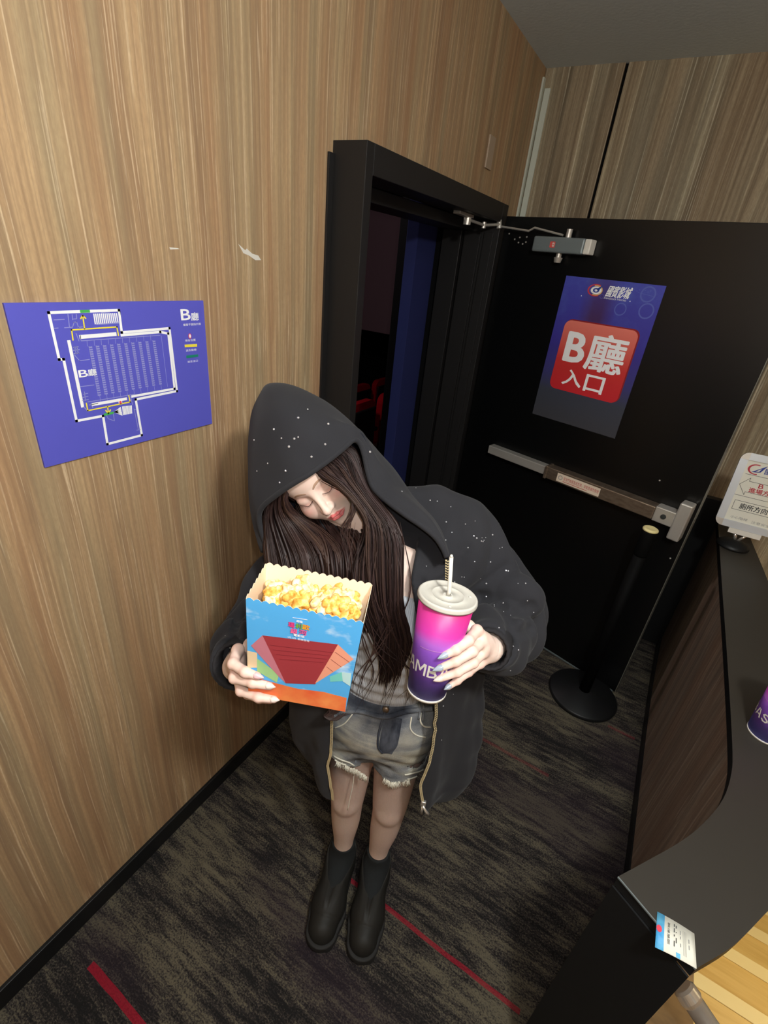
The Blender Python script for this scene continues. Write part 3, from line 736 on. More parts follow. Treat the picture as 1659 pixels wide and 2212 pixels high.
for cx, cy, a0 in ((fw, fw, 180), (SW - fw, fw, 270), (SW - fw, SH - fw, 0), (fw, SH - fw, 90)):
    pl = [(cx, cy)] + [(cx + fw * math.cos(math.radians(a0 + 15 * k)), cy + fw * math.sin(math.radians(a0 + 15 * k))) for k in range(7)]; n = len(pl)
    mesh_obj('corner_clip', [fS(x, y, -.004) for x, y in pl] + [fS(x, y, .011) for x, y in pl], [tuple(range(n))[::-1], tuple(range(n, 2 * n))] + [(i, (i + 1) % n, n + (i + 1) % n, n + i) for i in range(n)], m_steel, sg)
p = Print(); Wn = SW
def G(u, v): return (fw + u * (SW - 2 * fw), fw + v * (SH - 2 * fw))
def gl(pts, w=.0016, m=1): p.line([G(*q) for q in pts], w, m, 1)
gl([(.05, .78), (.98, .78)]); gl([(.0, .425), (1.0, .425)])
gl([(.02, .60), (.17, .73), (.17, .675), (.95, .675), (.95, .50), (.17, .50), (.17, .45), (.02, .60)])
gl([(.06, .34), (.83, .34), (.83, .39), (.97, .27), (.83, .12), (.83, .19), (.06, .19), (.06, .34)])
a_ = G(.36, .60); b_ = G(.45, .67); p.text('B', *a_, *b_, 0, 2, .03); a_ = G(.55, .60); b_ = G(.66, .67); p.text('廳', *a_, *b_, 0, 2, .02)
a_ = G(.22, .505); b_ = G(.72, .59); p.text('進場方向', *a_, *b_, 0, 2, .03)
a_ = G(.18, .215); b_ = G(.70, .315); p.text('廁所方向', *a_, *b_, 1, 2, .02)
a_ = G(.1, .04); b_ = G(.42, .085); p.text('小心階梯', *a_, *b_, 2, 2); a_ = G(.5, .03); b_ = G(.85, .075); p.text('注意安全', *a_, *b_, 2, 2)
cx, cy = G(.2, .875); p.arc(cx, cy, .022, .018, .030, .022, 70, 290, 0, 2); p.poly([(cx - .014, cy - .014), (cx + .034, cy + .024), (cx + .018, cy - .008), (cx, cy - .012)], 3, 2); p.poly([(cx + .0, cy - .008), (cx + .018, cy + .008), (cx + .012, cy - .006)], 4, 3)
a_ = G(.36, .83); b_ = G(.9, .93); p.text('國賓影城', *a_, *b_, 3, 2, .02)
p.build('sign_print', [mat('sign_text_red', c8(186, 44, 60), .6), m_ink, m_grayink, mat('emblem_navy', c8(42, 62, 150), .6), m_paper], lambda x, y, l: fS(x, y, .0042 + l), sg)
sbox('ledge', fw * 2, -.022, SW - fw * 2.5, -.0005, -.006, .014, m_white)
sc0 = q0 + ex * (SW * .36) - np.array([1.50, 2.42, ZT])
b = MB(); b.tube([sc0 + ez * -.02 + ny * -.0, np.array([sc0[0] + .01, sc0[1], .03])], .007, 10); b.tube([sc0 + ez * -.02 + ex * .04, np.array([sc0[0] + .02, sc0[1], .03])], .006, 10); b.build('stem', m_chrome, sg, True)
b = MB(); b.lathe([(.062, 0.0), (.064, .008), (.05, .02), (.02, .032), (0, .034)], (sc0[0] + .012, sc0[1], 0), n=32); b.build('base', m_darkpanel, sg, True)

# ================================================================ CUPS
def cupmat(h, rot=0.0):
    def fn(t):
        v = t('ShaderNodeTexCoord', out=3); z = t('ShaderNodeSeparateXYZ', {0: v}, out=2)
        n = t.math('MULTIPLY', t.math('SUBTRACT', t.noise(v, 14.0, 2, .5), .5), .22)
        f = t.math('ADD', t.math('DIVIDE', z, h), n)
        t.set(Base_Color=t.ramp(f, [(.0, c8(92, 104, 222)), (.12, c8(112, 104, 222)), (.28, c8(136, 88, 200)), (.50, c8(140, 82, 196)), (.62, c8(172, 96, 200)), (.73, c8(204, 56, 164)), (.95, c8(206, 46, 128))]), Roughness=.42)
    return fn


STROKES = {'A': [[(0, 0), (.36, 1)], [(.64, 1), (1, 0)], [(.3, .3), (.7, .3)]], 'M': [[(0, 0), (0, 1)], [(.12, 1), (.5, .35)], [(.5, .35), (.88, 1)], [(1, 1), (1, 0)]],
           'B': [[(0, 0), (0, 1)], [(.22, 1), (.75, .95), (.85, .76), (.7, .57), (.25, .54)], [(.25, .46), (.8, .42), (.95, .24), (.8, .05), (.22, 0)]],
           'S': [[(.9, .85), (.6, 1), (.2, .95), (.05, .75), (.25, .58), (.45, .53)], [(.55, .47), (.85, .36), (.92, .18), (.7, .02), (.3, 0), (.05, .15)]],
           'D': [[(0, 0), (0, 1)], [(.22, 1), (.7, .92), (.95, .6), (.95, .4), (.7, .08), (.22, 0)]],
           'O': [[(.42, 1), (.1, .85), (0, .5), (.1, .15), (.42, 0)], [(.58, 1), (.9, .85), (1, .5), (.9, .15), (.58, 0)]],
           'R': [[(0, 0), (0, 1)], [(.22, 1), (.8, .92), (.9, .74), (.75, .55), (.25, .5)], [(.45, .42), (.95, 0)]]}


def make_cup(name, base, R, h, r0, r1, textrot, label, lid=True):
    c = empty(name, base, R); tag(c, label, 'cup', 'drink cups with purple print')
    b = MB(); b.lathe([(r0 * .94, .0055), (r0 * .995, .0055), (r1, h), (r1 * .95, h), (r0 * .93, .008)], n=56); b.build('cup_wall', mat('cup_print', fn=cupmat(h)), c, True)
    b = MB(); b.lathe([(r0 * .93, 0), (r0 * 1.005, 0), (r0 * 1.02, .004), (r0 * .995, .0054), (r0 * .9, .0054)], n=56); b.build('base_rim', m_white, c, True)
    p = Print(); x = 0.0; cw, chh, gap = .0145, .021, .0065
    for k, ch in enumerate('AMBASSADOR'):
        for sl in STROKES[ch]: p.line([(x + q[0] * cw * (1.25 if ch == 'M' else 1), q[1] * chh) for q in sl], .0036, 0, 1)
        x += cw * (1.25 if ch == 'M' else 1) + gap
    tot = x
    def wrap(x, y, l):
        zz = y + h * .30; r = r0 + (r1 - r0) * zz / h + .0003 + l; a = textrot + x / (r0 * .55 + r1 * .45); return (r * math.cos(a), r * math.sin(a), zz)
    p.build('lettering', m_white, wrap, c, cuts=.004)
    p = Print()
    p.line([(i * .01, 0) for i in range(9)], .0012, 0, 1)
    def wrap2(x, y, l):
        zz = y + h * .56; r = r0 + (r1 - r0) * zz / h + .0002 + l; a = textrot + .55 + x / r1; return (r * math.cos(a), r * math.sin(a), zz + .004 * math.sin(x * 30))
    p.build('print_line', mat('lilac_print', c8(206, 150, 214), .5), wrap2, c, cuts=.004)
    if lid:
        L = empty('lid'); L.parent = c
        b = MB(); b.lathe([(r1 + .0005, h - .005), (r1 + .0036, h - .005), (r1 + .0040, h - .002), (r1 + .0030, h + .0005), (r1 + .0032, h + .002), (r1 + .0015, h + .0038), (r1 - .0005, h + .0040), (r1 - .002, h + .0030), (r1 - .012, h + .0026), (r1 - .0185, h + .0026),
                           (r1 - .0195, h + .0034), (r1 - .0210, h + .0034), (r1 - .022, h + .0022), (.009, h + .0022), (.0085, h + .0034), (.006, h + .0034), (.0055, h + .0024), (.0, h + .0024)], n=64)
        b.build('lid_disc', mat('lid_plastic', c8(206, 202, 192), .35, spec=.5), L, True)
        b = MB(); b.tube([(0.0015, 0, h + .0028), (0, .0015, h + .0030)], .0036, 8)
        b.build('straw_hole', m_ink, L, True)
        for a in (.6, 5.2):
            b = MB(); b.lathe([(.0028, 0), (.0022, .0006), (0, .0009)], ((r1 - .009) * math.cos(a), (r1 - .009) * math.sin(a), h + .0032), n=12); b.build('lid_button', m_white, L, True)
    return c


# held cup
lidc = LP(967, 1288, .80); cupb = LP(921, 1490, .866)
ax = lidc - cupb; CH = np.linalg.norm(ax); ax /= CH
axw = PB @ ax; tx = np.cross(np.array([0, 1.0, 0]), axw); tx /= np.linalg.norm(tx); Rc = np.stack([tx, np.cross(axw, tx), axw], 1)
cup_base = PO + PB @ cupb
R0, R1 = .0355, .0475
# direction of the camera as an angle in the cup frame
def camang(base, R): d = R.T @ (CAM - base); return math.atan2(d[1], d[0])
ca = camang(cup_base, Rc)
cup = make_cup('drink_cup', cup_base, Rc, CH, R0, R1, ca - 1.20, 'lidded purple and pink paper cup with straw, held in her hand')
s_ = empty('straw', cup_base, Rc); s_.location = cup_base
s_top = Rc.T @ (Wd(975, 1203, .772) - cup_base)
b = MB(); b.tube([(0.0, 0, CH + .0026), (.001, 0, CH + .01), tuple(s_top)], .0033, 14)
b.build('straw_tube', m_white, s_, True); tag(s_, 'white paper-wrapped straw standing in the lid of the held cup', 'straw')
b = MB(); d_s = s_top - np.array([0, 0, CH]); d_s /= np.linalg.norm(d_s)
b.tube([tuple(s_top), tuple(s_top + d_s * .004)], [.0033, .0016], 10); b.build('pointed_tip', m_white, s_, True)
# second cup on the counter
c2 = on_floor(1655, 1600, ZT); 
make_cup('drink_cup', (c2[0] - .004, c2[1] + .022, ZT + .0003), np.eye(3), CH, R0 + .001, R1, camang(np.array([c2[0] - .004, c2[1] + .022, ZT]), np.eye(3)) - 2.6, 'purple paper cup standing alone on the counter at the right edge')

# ticket on the counter
tk = empty('ticket', (1.31, .63, ZT + .0004)); tag(tk, 'white cinema ticket with blue stub lying on the end of the counter', 'ticket')
tc = [on_floor(*q, ZT + .0016) for q in ((1500, 2017), (1420, 1969), (1415, 2046), (1505, 2093))]
o_ = np.array([1.31, .63, ZT + .0004])
def TK(u, v, l=0.0):   # u along blue->white, v across
    a, b_, c_, d_ = tc[1], tc[0], tc[3], tc[2]; q = a * (1 - u) * (1 - v) + b_ * u * (1 - v) + c_ * u * v + d_ * (1 - u) * v
    return q - o_ + np.array([0, 0, l + .002 * math.sin(u * 3.1)])
n = 10; V = []; F = []; M = []
for i in range(n + 1):
    for l in (0, -.0008):
        V += [TK(i / n, 0, l), TK(i / n, 1, l)]
for i in range(n):
    a = 4 * i; F += [(a, a + 1, a + 5, a + 4), (a + 2, a + 6, a + 7, a + 3), (a, a + 4, a + 6, a + 2), (a + 1, a + 3, a + 7, a + 5)]; M += [1 if i < 2 else 0] * 4
F += [(0, 2, 3, 1), (4 * n, 4 * n + 1, 4 * n + 3, 4 * n + 2)]; M += [1, 0]
m_tblue = mat('ticket_blue', rough=.5, fn=lambda t: t.set(Base_Color=t.ramp(t.noise(t.coord((30, 30, 30)), 1.0, 3), [(.35, c8(50, 150, 214)), (.65, c8(110, 196, 236))])))
mesh_obj('ticket_sheet', V, F, [m_paper, m_tblue], tk, True, M)
p = Print(); p.ell(.07, .45, .07, .10, 2, 1, 16); p.rect(.50, .86, .60, 1.0, 3, 1)
def vt(t, u0, u1, v0, v1, m=0):
    Vt, Ft = text_geo(t); lo, hi = Vt.min(0), Vt.max(0); N = (Vt - lo) / (hi - lo); nb = len(p.V)
    p.V += [(u0 + (u1 - u0) * (1 - y), v1 + (v0 - v1) * x, 2) for x, y in N]; p.F += [tuple(i + nb for i in f) for f in Ft]; p.M += [m] * len(Ft)
vt('國賓影城', .28, .34, .15, .75)
for u_, vs_, m_ in ((.44, (.10, .18, .22, .34, .40, .46, .58, .74), 0), (.49, (.12, .20, .30, .33, .47, .62), 0), (.60, (.2, .32, .36, .44, .56, .66), 1), (.82, (.3, .42, .47, .6), 1)):
    for a0_, a1_ in zip(vs_[::2], vs_[1::2]): p.rect(u_, a0_, u_ + .022, a1_, m_, 1)
for k in range(4): p.rect(.68 + k * .025, .15, .685 + k * .025, .85, 1, 1)
p.build('ticket_print', [m_ink, m_grayink, m_pink, m_tblue], lambda x, y, l: TK(x, y, .0003 + l), tk)


# ================================================================ SIGNED-DISTANCE MODELLING (person frame, metres)
def cap(X, a, b_, ra, rb=None):
    a = np.asarray(a, np.float32); b_ = np.asarray(b_, np.float32); rb = ra if rb is None else rb
    d = b_ - a; t = np.clip(((X - a) @ d) / max(float(d @ d), 1e-12), 0, 1)
    return np.linalg.norm(X - a - t[:, None] * d, axis=1) - (ra + (rb - ra) * t)


def ell(X, c, r, R=None):
    q = X - np.asarray(c, np.float32)
    if R is not None: q = q @ np.asarray(R, np.float32)
    r = np.asarray(r, np.float32); k0 = np.linalg.norm(q / r, axis=1); k1 = np.linalg.norm(q / (r * r), axis=1)
    return k0 * (k0 - 1) / np.maximum(k1, 1e-6)


def smin(a, b_, k):
    h = np.clip(.5 + .5 * (b_ - a) / k, 0, 1); return b_ * (1 - h) + a * h - k * h * (1 - h)


def smax(a, b_, k): return -smin(-a, -b_, k)


def chain(X, P, r, k=.004):
    d = None
    for i in range(len(P) - 1):
        e = cap(X, P[i], P[i + 1], r[i], r[i + 1]); d = e if d is None else smin(d, e, k)
    return d


def wob(X, s, seed=0):
    """cheap smooth noise, about -1 .. 1"""
    g = np.random.default_rng(seed); o = 0
    for i in range(5):
        k = g.normal(size=3) * s * (1 + .5 * i); o = o + np.sin(X @ k.astype(np.float32) + g.uniform(0, 6.28)) / (1 + .5 * i)
    return o / 3.0


def surface(f, lo, hi, h):
    """mesh the zero set of f by surface nets on a sparse grid"""
    lo = np.asarray(lo, np.float32); n = (np.ceil((np.asarray(hi) - lo) / h / 4).astype(int) + 1)
    g = np.stack(np.meshgrid(*[np.arange(k) for k in n], indexing='ij'), -1).reshape(-1, 3)
    D = f((lo + (g * 4 + 1.5) * h).astype(np.float32)).astype(np.float32)
    near = np.abs(D) < 9 * h
    A = np.repeat(np.repeat(np.repeat(D.reshape(n), 4, 0), 4, 1), 4, 2)
    b_ = g[near]; o = np.stack(np.meshgrid(*[np.arange(4)] * 3, indexing='ij'), -1).reshape(-1, 3)
    I = (b_[:, None] * 4 + o[None]).reshape(-1, 3)
    for s in range(0, len(I), 400000):
        J = I[s:s + 400000]; A[J[:, 0], J[:, 1], J[:, 2]] = f((lo + J * h).astype(np.float32))
    S = (A < 0); c = np.zeros(tuple(np.array(A.shape) - 1), np.uint8)
    for dx in (0, 1):
        for dy in (0, 1):
            for dz in (0, 1): c += S[dx:dx + c.shape[0], dy:dy + c.shape[1], dz:dz + c.shape[2]]
    act = np.argwhere((c > 0) & (c < 8)); idx = -np.ones(c.shape, np.int32); idx[act[:, 0], act[:, 1], act[:, 2]] = np.arange(len(act))
    C8 = np.array([[x, y, z] for x in (0, 1) for y in (0, 1) for z in (0, 1)])
    val = np.stack([A[act[:, 0] + q[0], act[:, 1] + q[1], act[:, 2] + q[2]] for q in C8], 1)
    acc = np.zeros((len(act), 3)); cnt = np.zeros(len(act))
    for i in range(8):
        for j in range(i + 1, 8):
            if np.abs(C8[i] - C8[j]).sum() == 1:
                a, b2 = val[:, i], val[:, j]; m = (a < 0) != (b2 < 0); t = np.where(m, a / np.where(m, a - b2, 1), 0)
                acc += np.where(m[:, None], C8[i] + t[:, None] * (C8[j] - C8[i]), 0); cnt += m
    V = lo + (act + acc / cnt[:, None]) * h
    F = []
    for ax_ in range(3):
        o1 = np.eye(3, dtype=int)[(ax_ + 1) % 3]; o2 = np.eye(3, dtype=int)[(ax_ + 2) % 3]; e = np.eye(3, dtype=int)[ax_]
        sl0 = [slice(1, -1)] * 3; sl0[ax_] = slice(0, -1); sl1 = [slice(1, -1)] * 3; sl1[ax_] = slice(1, None)
        a, b2 = S[tuple(sl0)], S[tuple(sl1)]
        for flip, m in ((False, a & ~b2), (True, ~a & b2)):
            q = np.argwhere(m) + 1; q[:, ax_] -= 1
            ids = [idx[tuple((q - o1 * x - o2 * y).T)] for x, y in ((0, 0), (1, 0), (1, 1), (0, 1))]
            fc = np.stack(ids if not flip else ids[::-1], 1); F.append(fc[(fc >= 0).all(1)])
    return V, np.concatenate(F)


def snap(P, f, it=6):
    P = np.array(P, np.float32)
    for _ in range(it):
        d = f(P); G = np.stack([f(P + np.eye(3, dtype=np.float32)[i] * 1e-3) - d for i in range(3)], 1) / 1e-3
        P = P - G * (d / np.maximum((G * G).sum(1), .2))[:, None]
    return P, G / (np.linalg.norm(G, axis=1)[:, None] + 1e-9)


def cast(px, py, f, d0=.7, d1=1.35, n=260):
    t = np.linspace(d0, d1, n); P = np.array([LP(px, py, q) for q in t], np.float32); s = f(P) < 0
    return P[np.argmax(s)].astype(float) if s.any() else None


def attr(o, name, vals):
    a = o.data.color_attributes.new(name, 'FLOAT_COLOR', 'POINT'); c = np.ones((len(vals), 4), np.float32); c[:, :3] = vals
    a.data.foreach_set('color', c.ravel())


def join(parts):
    V = []; F = []; n = 0
    for v, f in parts: V.append(v); F.append(np.asarray(f) + n); n += len(v)
    return np.concatenate(V), np.concatenate(F)


# ================================================================ THE PERSON
person = empty('person', PO, PB)
tag(person, 'standing woman in black studded hoodie, head bowed, holding popcorn box and cup', 'person')
lerp = lambda z, a, b_: np.interp(z, a, b_)

# ---- head frame: origin between the eyes, x her left, y forward, z up
HR = rod((-.363, -.726, -.224)); HO = np.array([-.190, .034, 1.446])
hd = lambda q: HO + HR @ np.asarray(q, float)


def f_head(X, detail=True):
    Q = ((X - HO.astype(np.float32)) @ HR.astype(np.float32))
    S = Q.copy(); S[:, 0] = np.abs(Q[:, 0])
    d = ell(S, (0, -.084, .018), (.069, .086, .080))
    d = smin(d, ell(S, (0, -.048, -.04), (.056, .056, .066)), .03)
    d = smin(d, cap(S, (.044, -.062, -.058), (.008, -.004, -.094), .018, .0125), .022)
    d = smin(d, ell(S, (.033, -.014, -.036), (.026, .022, .026)), .02)
    d = smin(d, ell(S, (0, -.024, -.066), (.032, .034, .026)), .02)
    d = smin(d, ell(S, (0, -.030, .030), (.052, .036, .036)), .02)
    if detail:
        d = smax(d, -ell(S, (.030, .014, .001), (.017, .0125, .0095)), .010)
        d = smin(d, ell(S, (.030, -.009, -.001), (.0165, .0125, .0125)), .004)
        d = smin(d, cap(S, (0, .004, .006), (0, .024, -.034), .0055, .0075), .011)
        d = smin(d, cap(S, (0, .024, -.036), (0, .024, -.036), .0082), .006)
        d = smin(d, ell(S, (.0095, .0135, -.0375), (.0068, .0095, .0065)), .006)
        d = smax(d, -cap(S, (.0055, .022, -.046), (.0062, .015, -.0445), .0026), .003)
        d = smin(d, f_lips(S), .0025)
        d = smax(d, -chain(S, [(0, .0215, -.0665), (.012, .017, -.0665), (.0225, .010, -.0640)], [.0011, .0011, .0008]), .002)
        d = smin(d, ell(S, (0, .001, -.097), (.014, .013, .011)), .012)
    ear = smin(ell(S, (.074, -.088, -.018), (.007, .016, .028)), d, .008)
    return ear


def f_lips(S):
    up = chain(S, [(0, .0145, -.0625), (.007, .0148, -.0612), (.022, .0065, -.0635)], [.0032, .0031, .0013], .003)
    lo_ = chain(S, [(0, .0150, -.0702), (.010, .0130, -.0696), (.021, .0068, -.0655)], [.0042, .0037, .0013], .003)
    return np.minimum(up, lo_)


SHL, SHR = np.array([.135, -.06, 1.325]), np.array([-.215, -.05, 1.275])
ELL_, ELR = np.array([.250, -.03, 1.165]), np.array([-.295, .075, 1.10])
WRL, WRR = LP(1056, 1402, .885), LP(512, 1440, .865)
ANKL, ANKR = np.array([.052, -.004, .115]), np.array([-.066, -.008, .115])


def limb(X, P, r, n=22):
    """smooth tapering limb: the joints and radii run along one curve"""
    Q = catmull(np.column_stack([np.array(P, float), r]), n); d = None
    for i in range(n - 1):
        e = cap(X, Q[i, :3], Q[i + 1, :3], Q[i, 3], Q[i + 1, 3]); d = e if d is None else np.minimum(d, e)
    return d


def f_legs(X, infl=0.0):
    d = None
    for s, an in ((1, ANKL), (-1, ANKR)):
        x = an[0]
        o_ = .010 * (s > 0)
        leg = limb(X, [(x * .95 + o_, -.012, .74), (x * .98 + o_, .0, .66), (x + o_, .008, .475), (x + o_, .005, .42), (x + o_ * .6, -.004, .31), (x, -.008, .20), (x, -.004, .115)],
                    [.080, .0650, .0520, .0480, .0440, .0330, .0300])
        leg = smin(leg, ell(X, (x + o_, .042, .458), (.026, .013, .030)), .02)
        leg = smin(leg, ell(X, (x + o_ * .6, -.030, .330), (.036, .028, .12)), .02)
        leg = smin(leg, ell(X, (x, .03, .06), (.034, .085, .03)), .02)
        d = leg if d is None else np.minimum(d, leg)
    return d - infl


def f_torso(X):
    d = ell(X, (0, -.015, .82), (.158, .108, .12))
    d = smin(d, ell(X, (-.005, -.012, 1.0), (.118, .082, .16)), .05)
    d = smin(d, ell(X, (-.03, -.02, 1.18), (.138, .098, .16)), .05)
    for s in (-1, 1): d = smin(d, ell(X, (-.03 + s * .055, .068, 1.165), (.052, .045, .05)), .03)
    d = smin(d, cap(X, SHL + (-.03, 0, -.01), SHR + (.03, 0, -.01), .052), .05)
    d = smin(d, cap(X, (-.045, -.035, 1.31), (-.165, -.045, 1.40), .048, .046), .03)
    d = smin(d, chain(X, [SHL, ELL_, WRL], [.045, .038, .026], .02), .03)
    d = smin(d, chain(X, [SHR, ELR, WRR], [.045, .038, .026], .02), .03)
    return d


def f_body(X): return smin(f_torso(X), f_legs(X), .03)


# hands: chains of phalanges, wrapped round what they hold
HANDL = dict(w=WRL, palm=LP(1042, 1388, .862), f=[
    [LP(1030, 1362, .838), LP(1012, 1384, .804), LP(985, 1404, .788), LP(960, 1416, .786)],
    [LP(1040, 1386, .842), LP(1020, 1408, .806), LP(985, 1429, .794), LP(950, 1443, .794)],
    [LP(1042, 1410, .850), LP(1022, 1432, .820), LP(988, 1452, .808), LP(950, 1466, .807)],
    [LP(1036, 1432, .862), LP(1012, 1452, .842), LP(988, 1470, .832), LP(968, 1484, .828)]],
    t=[LP(1036, 1372, .875), LP(1012, 1352, .895), LP(985, 1352, .905), LP(958, 1362, .905)])
HANDR = dict(w=WRR, palm=LP(513, 1432, .835), f=[
    [LP(514, 1404, .812), LP(504, 1434, .778), LP(530, 1452, .760), LP(556, 1460, .760)],
    [LP(511, 1428, .812), LP(507, 1464, .784), LP(546, 1475, .768), LP(582, 1482, .768)],
    [LP(512, 1450, .820), LP(521, 1492, .798), LP(558, 1506, .784), LP(592, 1511, .784)],
    [LP(518, 1465, .840), LP(535, 1500, .826), LP(560, 1510, .822), LP(584, 1514, .818)]],
    t=[LP(520, 1408, .838), LP(540, 1392, .872), LP(562, 1384, .890), LP(582, 1380, .893)])
FR = [[.0098, .0088, .0080, .0062], [.0100, .0090, .0080, .0062], [.0096, .0086, .0078, .0060], [.0088, .0074, .0066, .0052]]


def f_hand(H):
    el = ELL_ if H is HANDL else ELR
    back = H['w'] + (el - H['w']) * .35

    def f(X):
        d = cap(X, back, H['w'], .027, .0235)
        for F_, r in zip(H['f'], FR):
            d = smin(d, cap(X, H['w'] + (F_[0] - H['w']) * .25, F_[0], .0155, .0105), .012)
        d = smin(d, cap(X, H['palm'], (H['f'][1][0] + H['f'][2][0]) / 2, .0165, .012), .012)
        d = smin(d, cap(X, H['w'] + (H['t'][0] - H['w']) * .3, H['t'][1], .0150, .0112), .012)
        d = smin(d, chain(X, H['t'][1:], [.0112, .0098, .0075], .003), .004)
        for F_, r in zip(H['f'], FR):
            g = chain(X, F_, r, .0035)
            for k in (1, 2): g = smin(g, cap(X, F_[k], F_[k], r[k] * 1.05), .003)
            d = smin(d, g, .0045)
        return d
    return f


fhl, fhr = f_hand(HANDL), f_hand(HANDR)


def box_of(H, m=.03):
    P = np.array([H['w'] + ((ELL_ if H is HANDL else ELR) - H['w']) * .35, H['w'], H['palm']] + [q for F_ in H['f'] for q in F_] + H['t']); return P.min(0) - m, P.max(0) + m


parts = [surface(f_body, (-.42, -.2, .02), (.36, .36, 1.44), .005),
         surface(f_head, HO + (-.19, -.22, -.17), HO + (.2, .11, .17), .0017),
         surface(fhl, *box_of(HANDL), .0016), surface(fhr, *box_of(HANDR), .0016)]
V, F = join(parts); nb = len(parts[0][0]); nh = nb + len(parts[1][0])


def skinmat(t):
    a = t('ShaderNodeVertexColor', layer_name='tone')
    n = t.noise(t.coord((120, 120, 120)), 1.0, 3)
    t.set(Base_Color=t.mix(t.math('MULTIPLY', n, .10), a, c8(226, 150, 130)), Roughness=.48, Specular_IOR_Level=.35, Subsurface_Weight=.12, Subsurface_Scale=.006)
    t.set(Subsurface_Radius=(1, .4, .25))
    t.bump(t.noise(t.coord((700, 700, 700)), 1.0, 2), .06, .0004)


m_skin = mat('skin', fn=skinmat)
body = mesh_obj('body', V, F, m_skin, person, True)
base = np.array(c8(246, 220, 206)); tone = np.tile(base, (len(V), 1))
Q = (V - HO) @ HR; S = Q.copy(); S[:, 0] = np.abs(S[:, 0]); hm = np.zeros(len(V), bool); hm[nb:nh] = True
mixin = lambda w, c: tone.__setitem__(slice(None), tone * (1 - w[:, None]) + np.array(c) * w[:, None])
g = lambda c, r: np.exp(-(((S - np.array(c)) / np.array(r)) ** 2).sum(1)) * hm
mixin(.45 * g((.040, -.004, -.026), (.018, .03, .013)), c8(232, 130, 128))
mixin(.30 * g((.030, .0, .006), (.018, .03, .008)), c8(206, 120, 104))
mixin(.40 * g((.030, .0, -.010), (.015, .03, .004)), c8(214, 128, 116))
mixin(.2 * g((0, .034, -.038), (.008, .01, .008)), c8(236, 150, 132))
lm = np.clip((.0012 - f_lips(S.astype(np.float32))) / .0012, 0, 1) * hm * (S[:, 1] > .003)
mixin(.9 * lm, c8(226, 98, 104))
dk = np.clip((.0006 - (chain(S.astype(np.float32), [(0, .0185, -.0668), (.012, .0160, -.0668), (.0225, .009, -.0640)], [.0009, .0009, .0006]))) / .0012, 0, 1) * hm
mixin(.7 * dk, c8(140, 40, 46))
low = np.clip((.80 - V[:, 2]) / .05, 0, 1) * (~hm); low[nh:] = 0
mixin(low, c8(250, 224, 208))
kn = np.zeros(len(V))
for H_ in (HANDL, HANDR):
    for F_ in H_['f']:
        for k in (0, 1, 2): kn = np.maximum(kn, np.exp(-((V - F_[k]) ** 2).sum(1) / .012 ** 2))
        kn = np.maximum(kn, 1.2 * np.exp(-((V - F_[3]) ** 2).sum(1) / .01 ** 2))
kn[:nh] = 0
mixin(.35 * np.minimum(kn, 1), c8(230, 140, 124))
attr(body, 'tone', tone)

# brows, lashes
m_brow = mat('brow_hair', c8(184, 148, 124), .8); m_lash = mat('lash_brown', c8(74, 52, 46), .7)
fh = lambda P: f_head(np.asarray(P, np.float32))
for s in (-1, 1):
    pts = catmull([(s * .012, .02, .0165), (s * .022, .02, .0205), (s * .034, .016, .0215), (s * .046, .006, .0165)], 14)
    P, N = snap(np.array([hd(q) for q in pts]), fh)
    V_e, F_e = tube_geo(P + N * .0001, .0030 * np.sin(np.linspace(.25, 3.10, 14)) ** .7, 10, True, .12, up=N[6])
    b = MB(); b.add(V_e, F_e); b.build('eyebrow', m_brow, body, True)
    b = MB(); pts = catmull([(s * .0165, .01, -.0055), (s * .024, .012, -.0092), (s * .032, .012, -.0100), (s * .0405, .009, -.0078), (s * .046, .004, -.0035)], 18)
    P, N = snap(np.array([hd(q) for q in pts]), fh)
    b.tube(P + N * .0001, .0006, 6)
    for k in range(18):
        o_ = HR @ np.array([s * (.10 * (k - 7) / 9), .55, -.75]); o_ /= np.linalg.norm(o_); L_ = .0034 + .0035 * abs(k - 6) / 12
        b.tube([P[k], P[k] + (N[k] * .6 + o_) * L_ * .5, P[k] + (N[k] * .55 + o_ * 1.05) * L_], [.00026, .0002, .00008], 4)
    b.build('eyelashes', m_lash, body, True, kind='stuff')

# nails
m_nail1 = mat('pale_blue_nail_gel', c8(176, 190, 204), .12, .15, spec=.8); m_nail2 = mat('nude_nail_gel', c8(232, 214, 204), .15, spec=.8); m_nail3 = mat('pink_nail_gel', c8(232, 186, 190), .15, spec=.8)


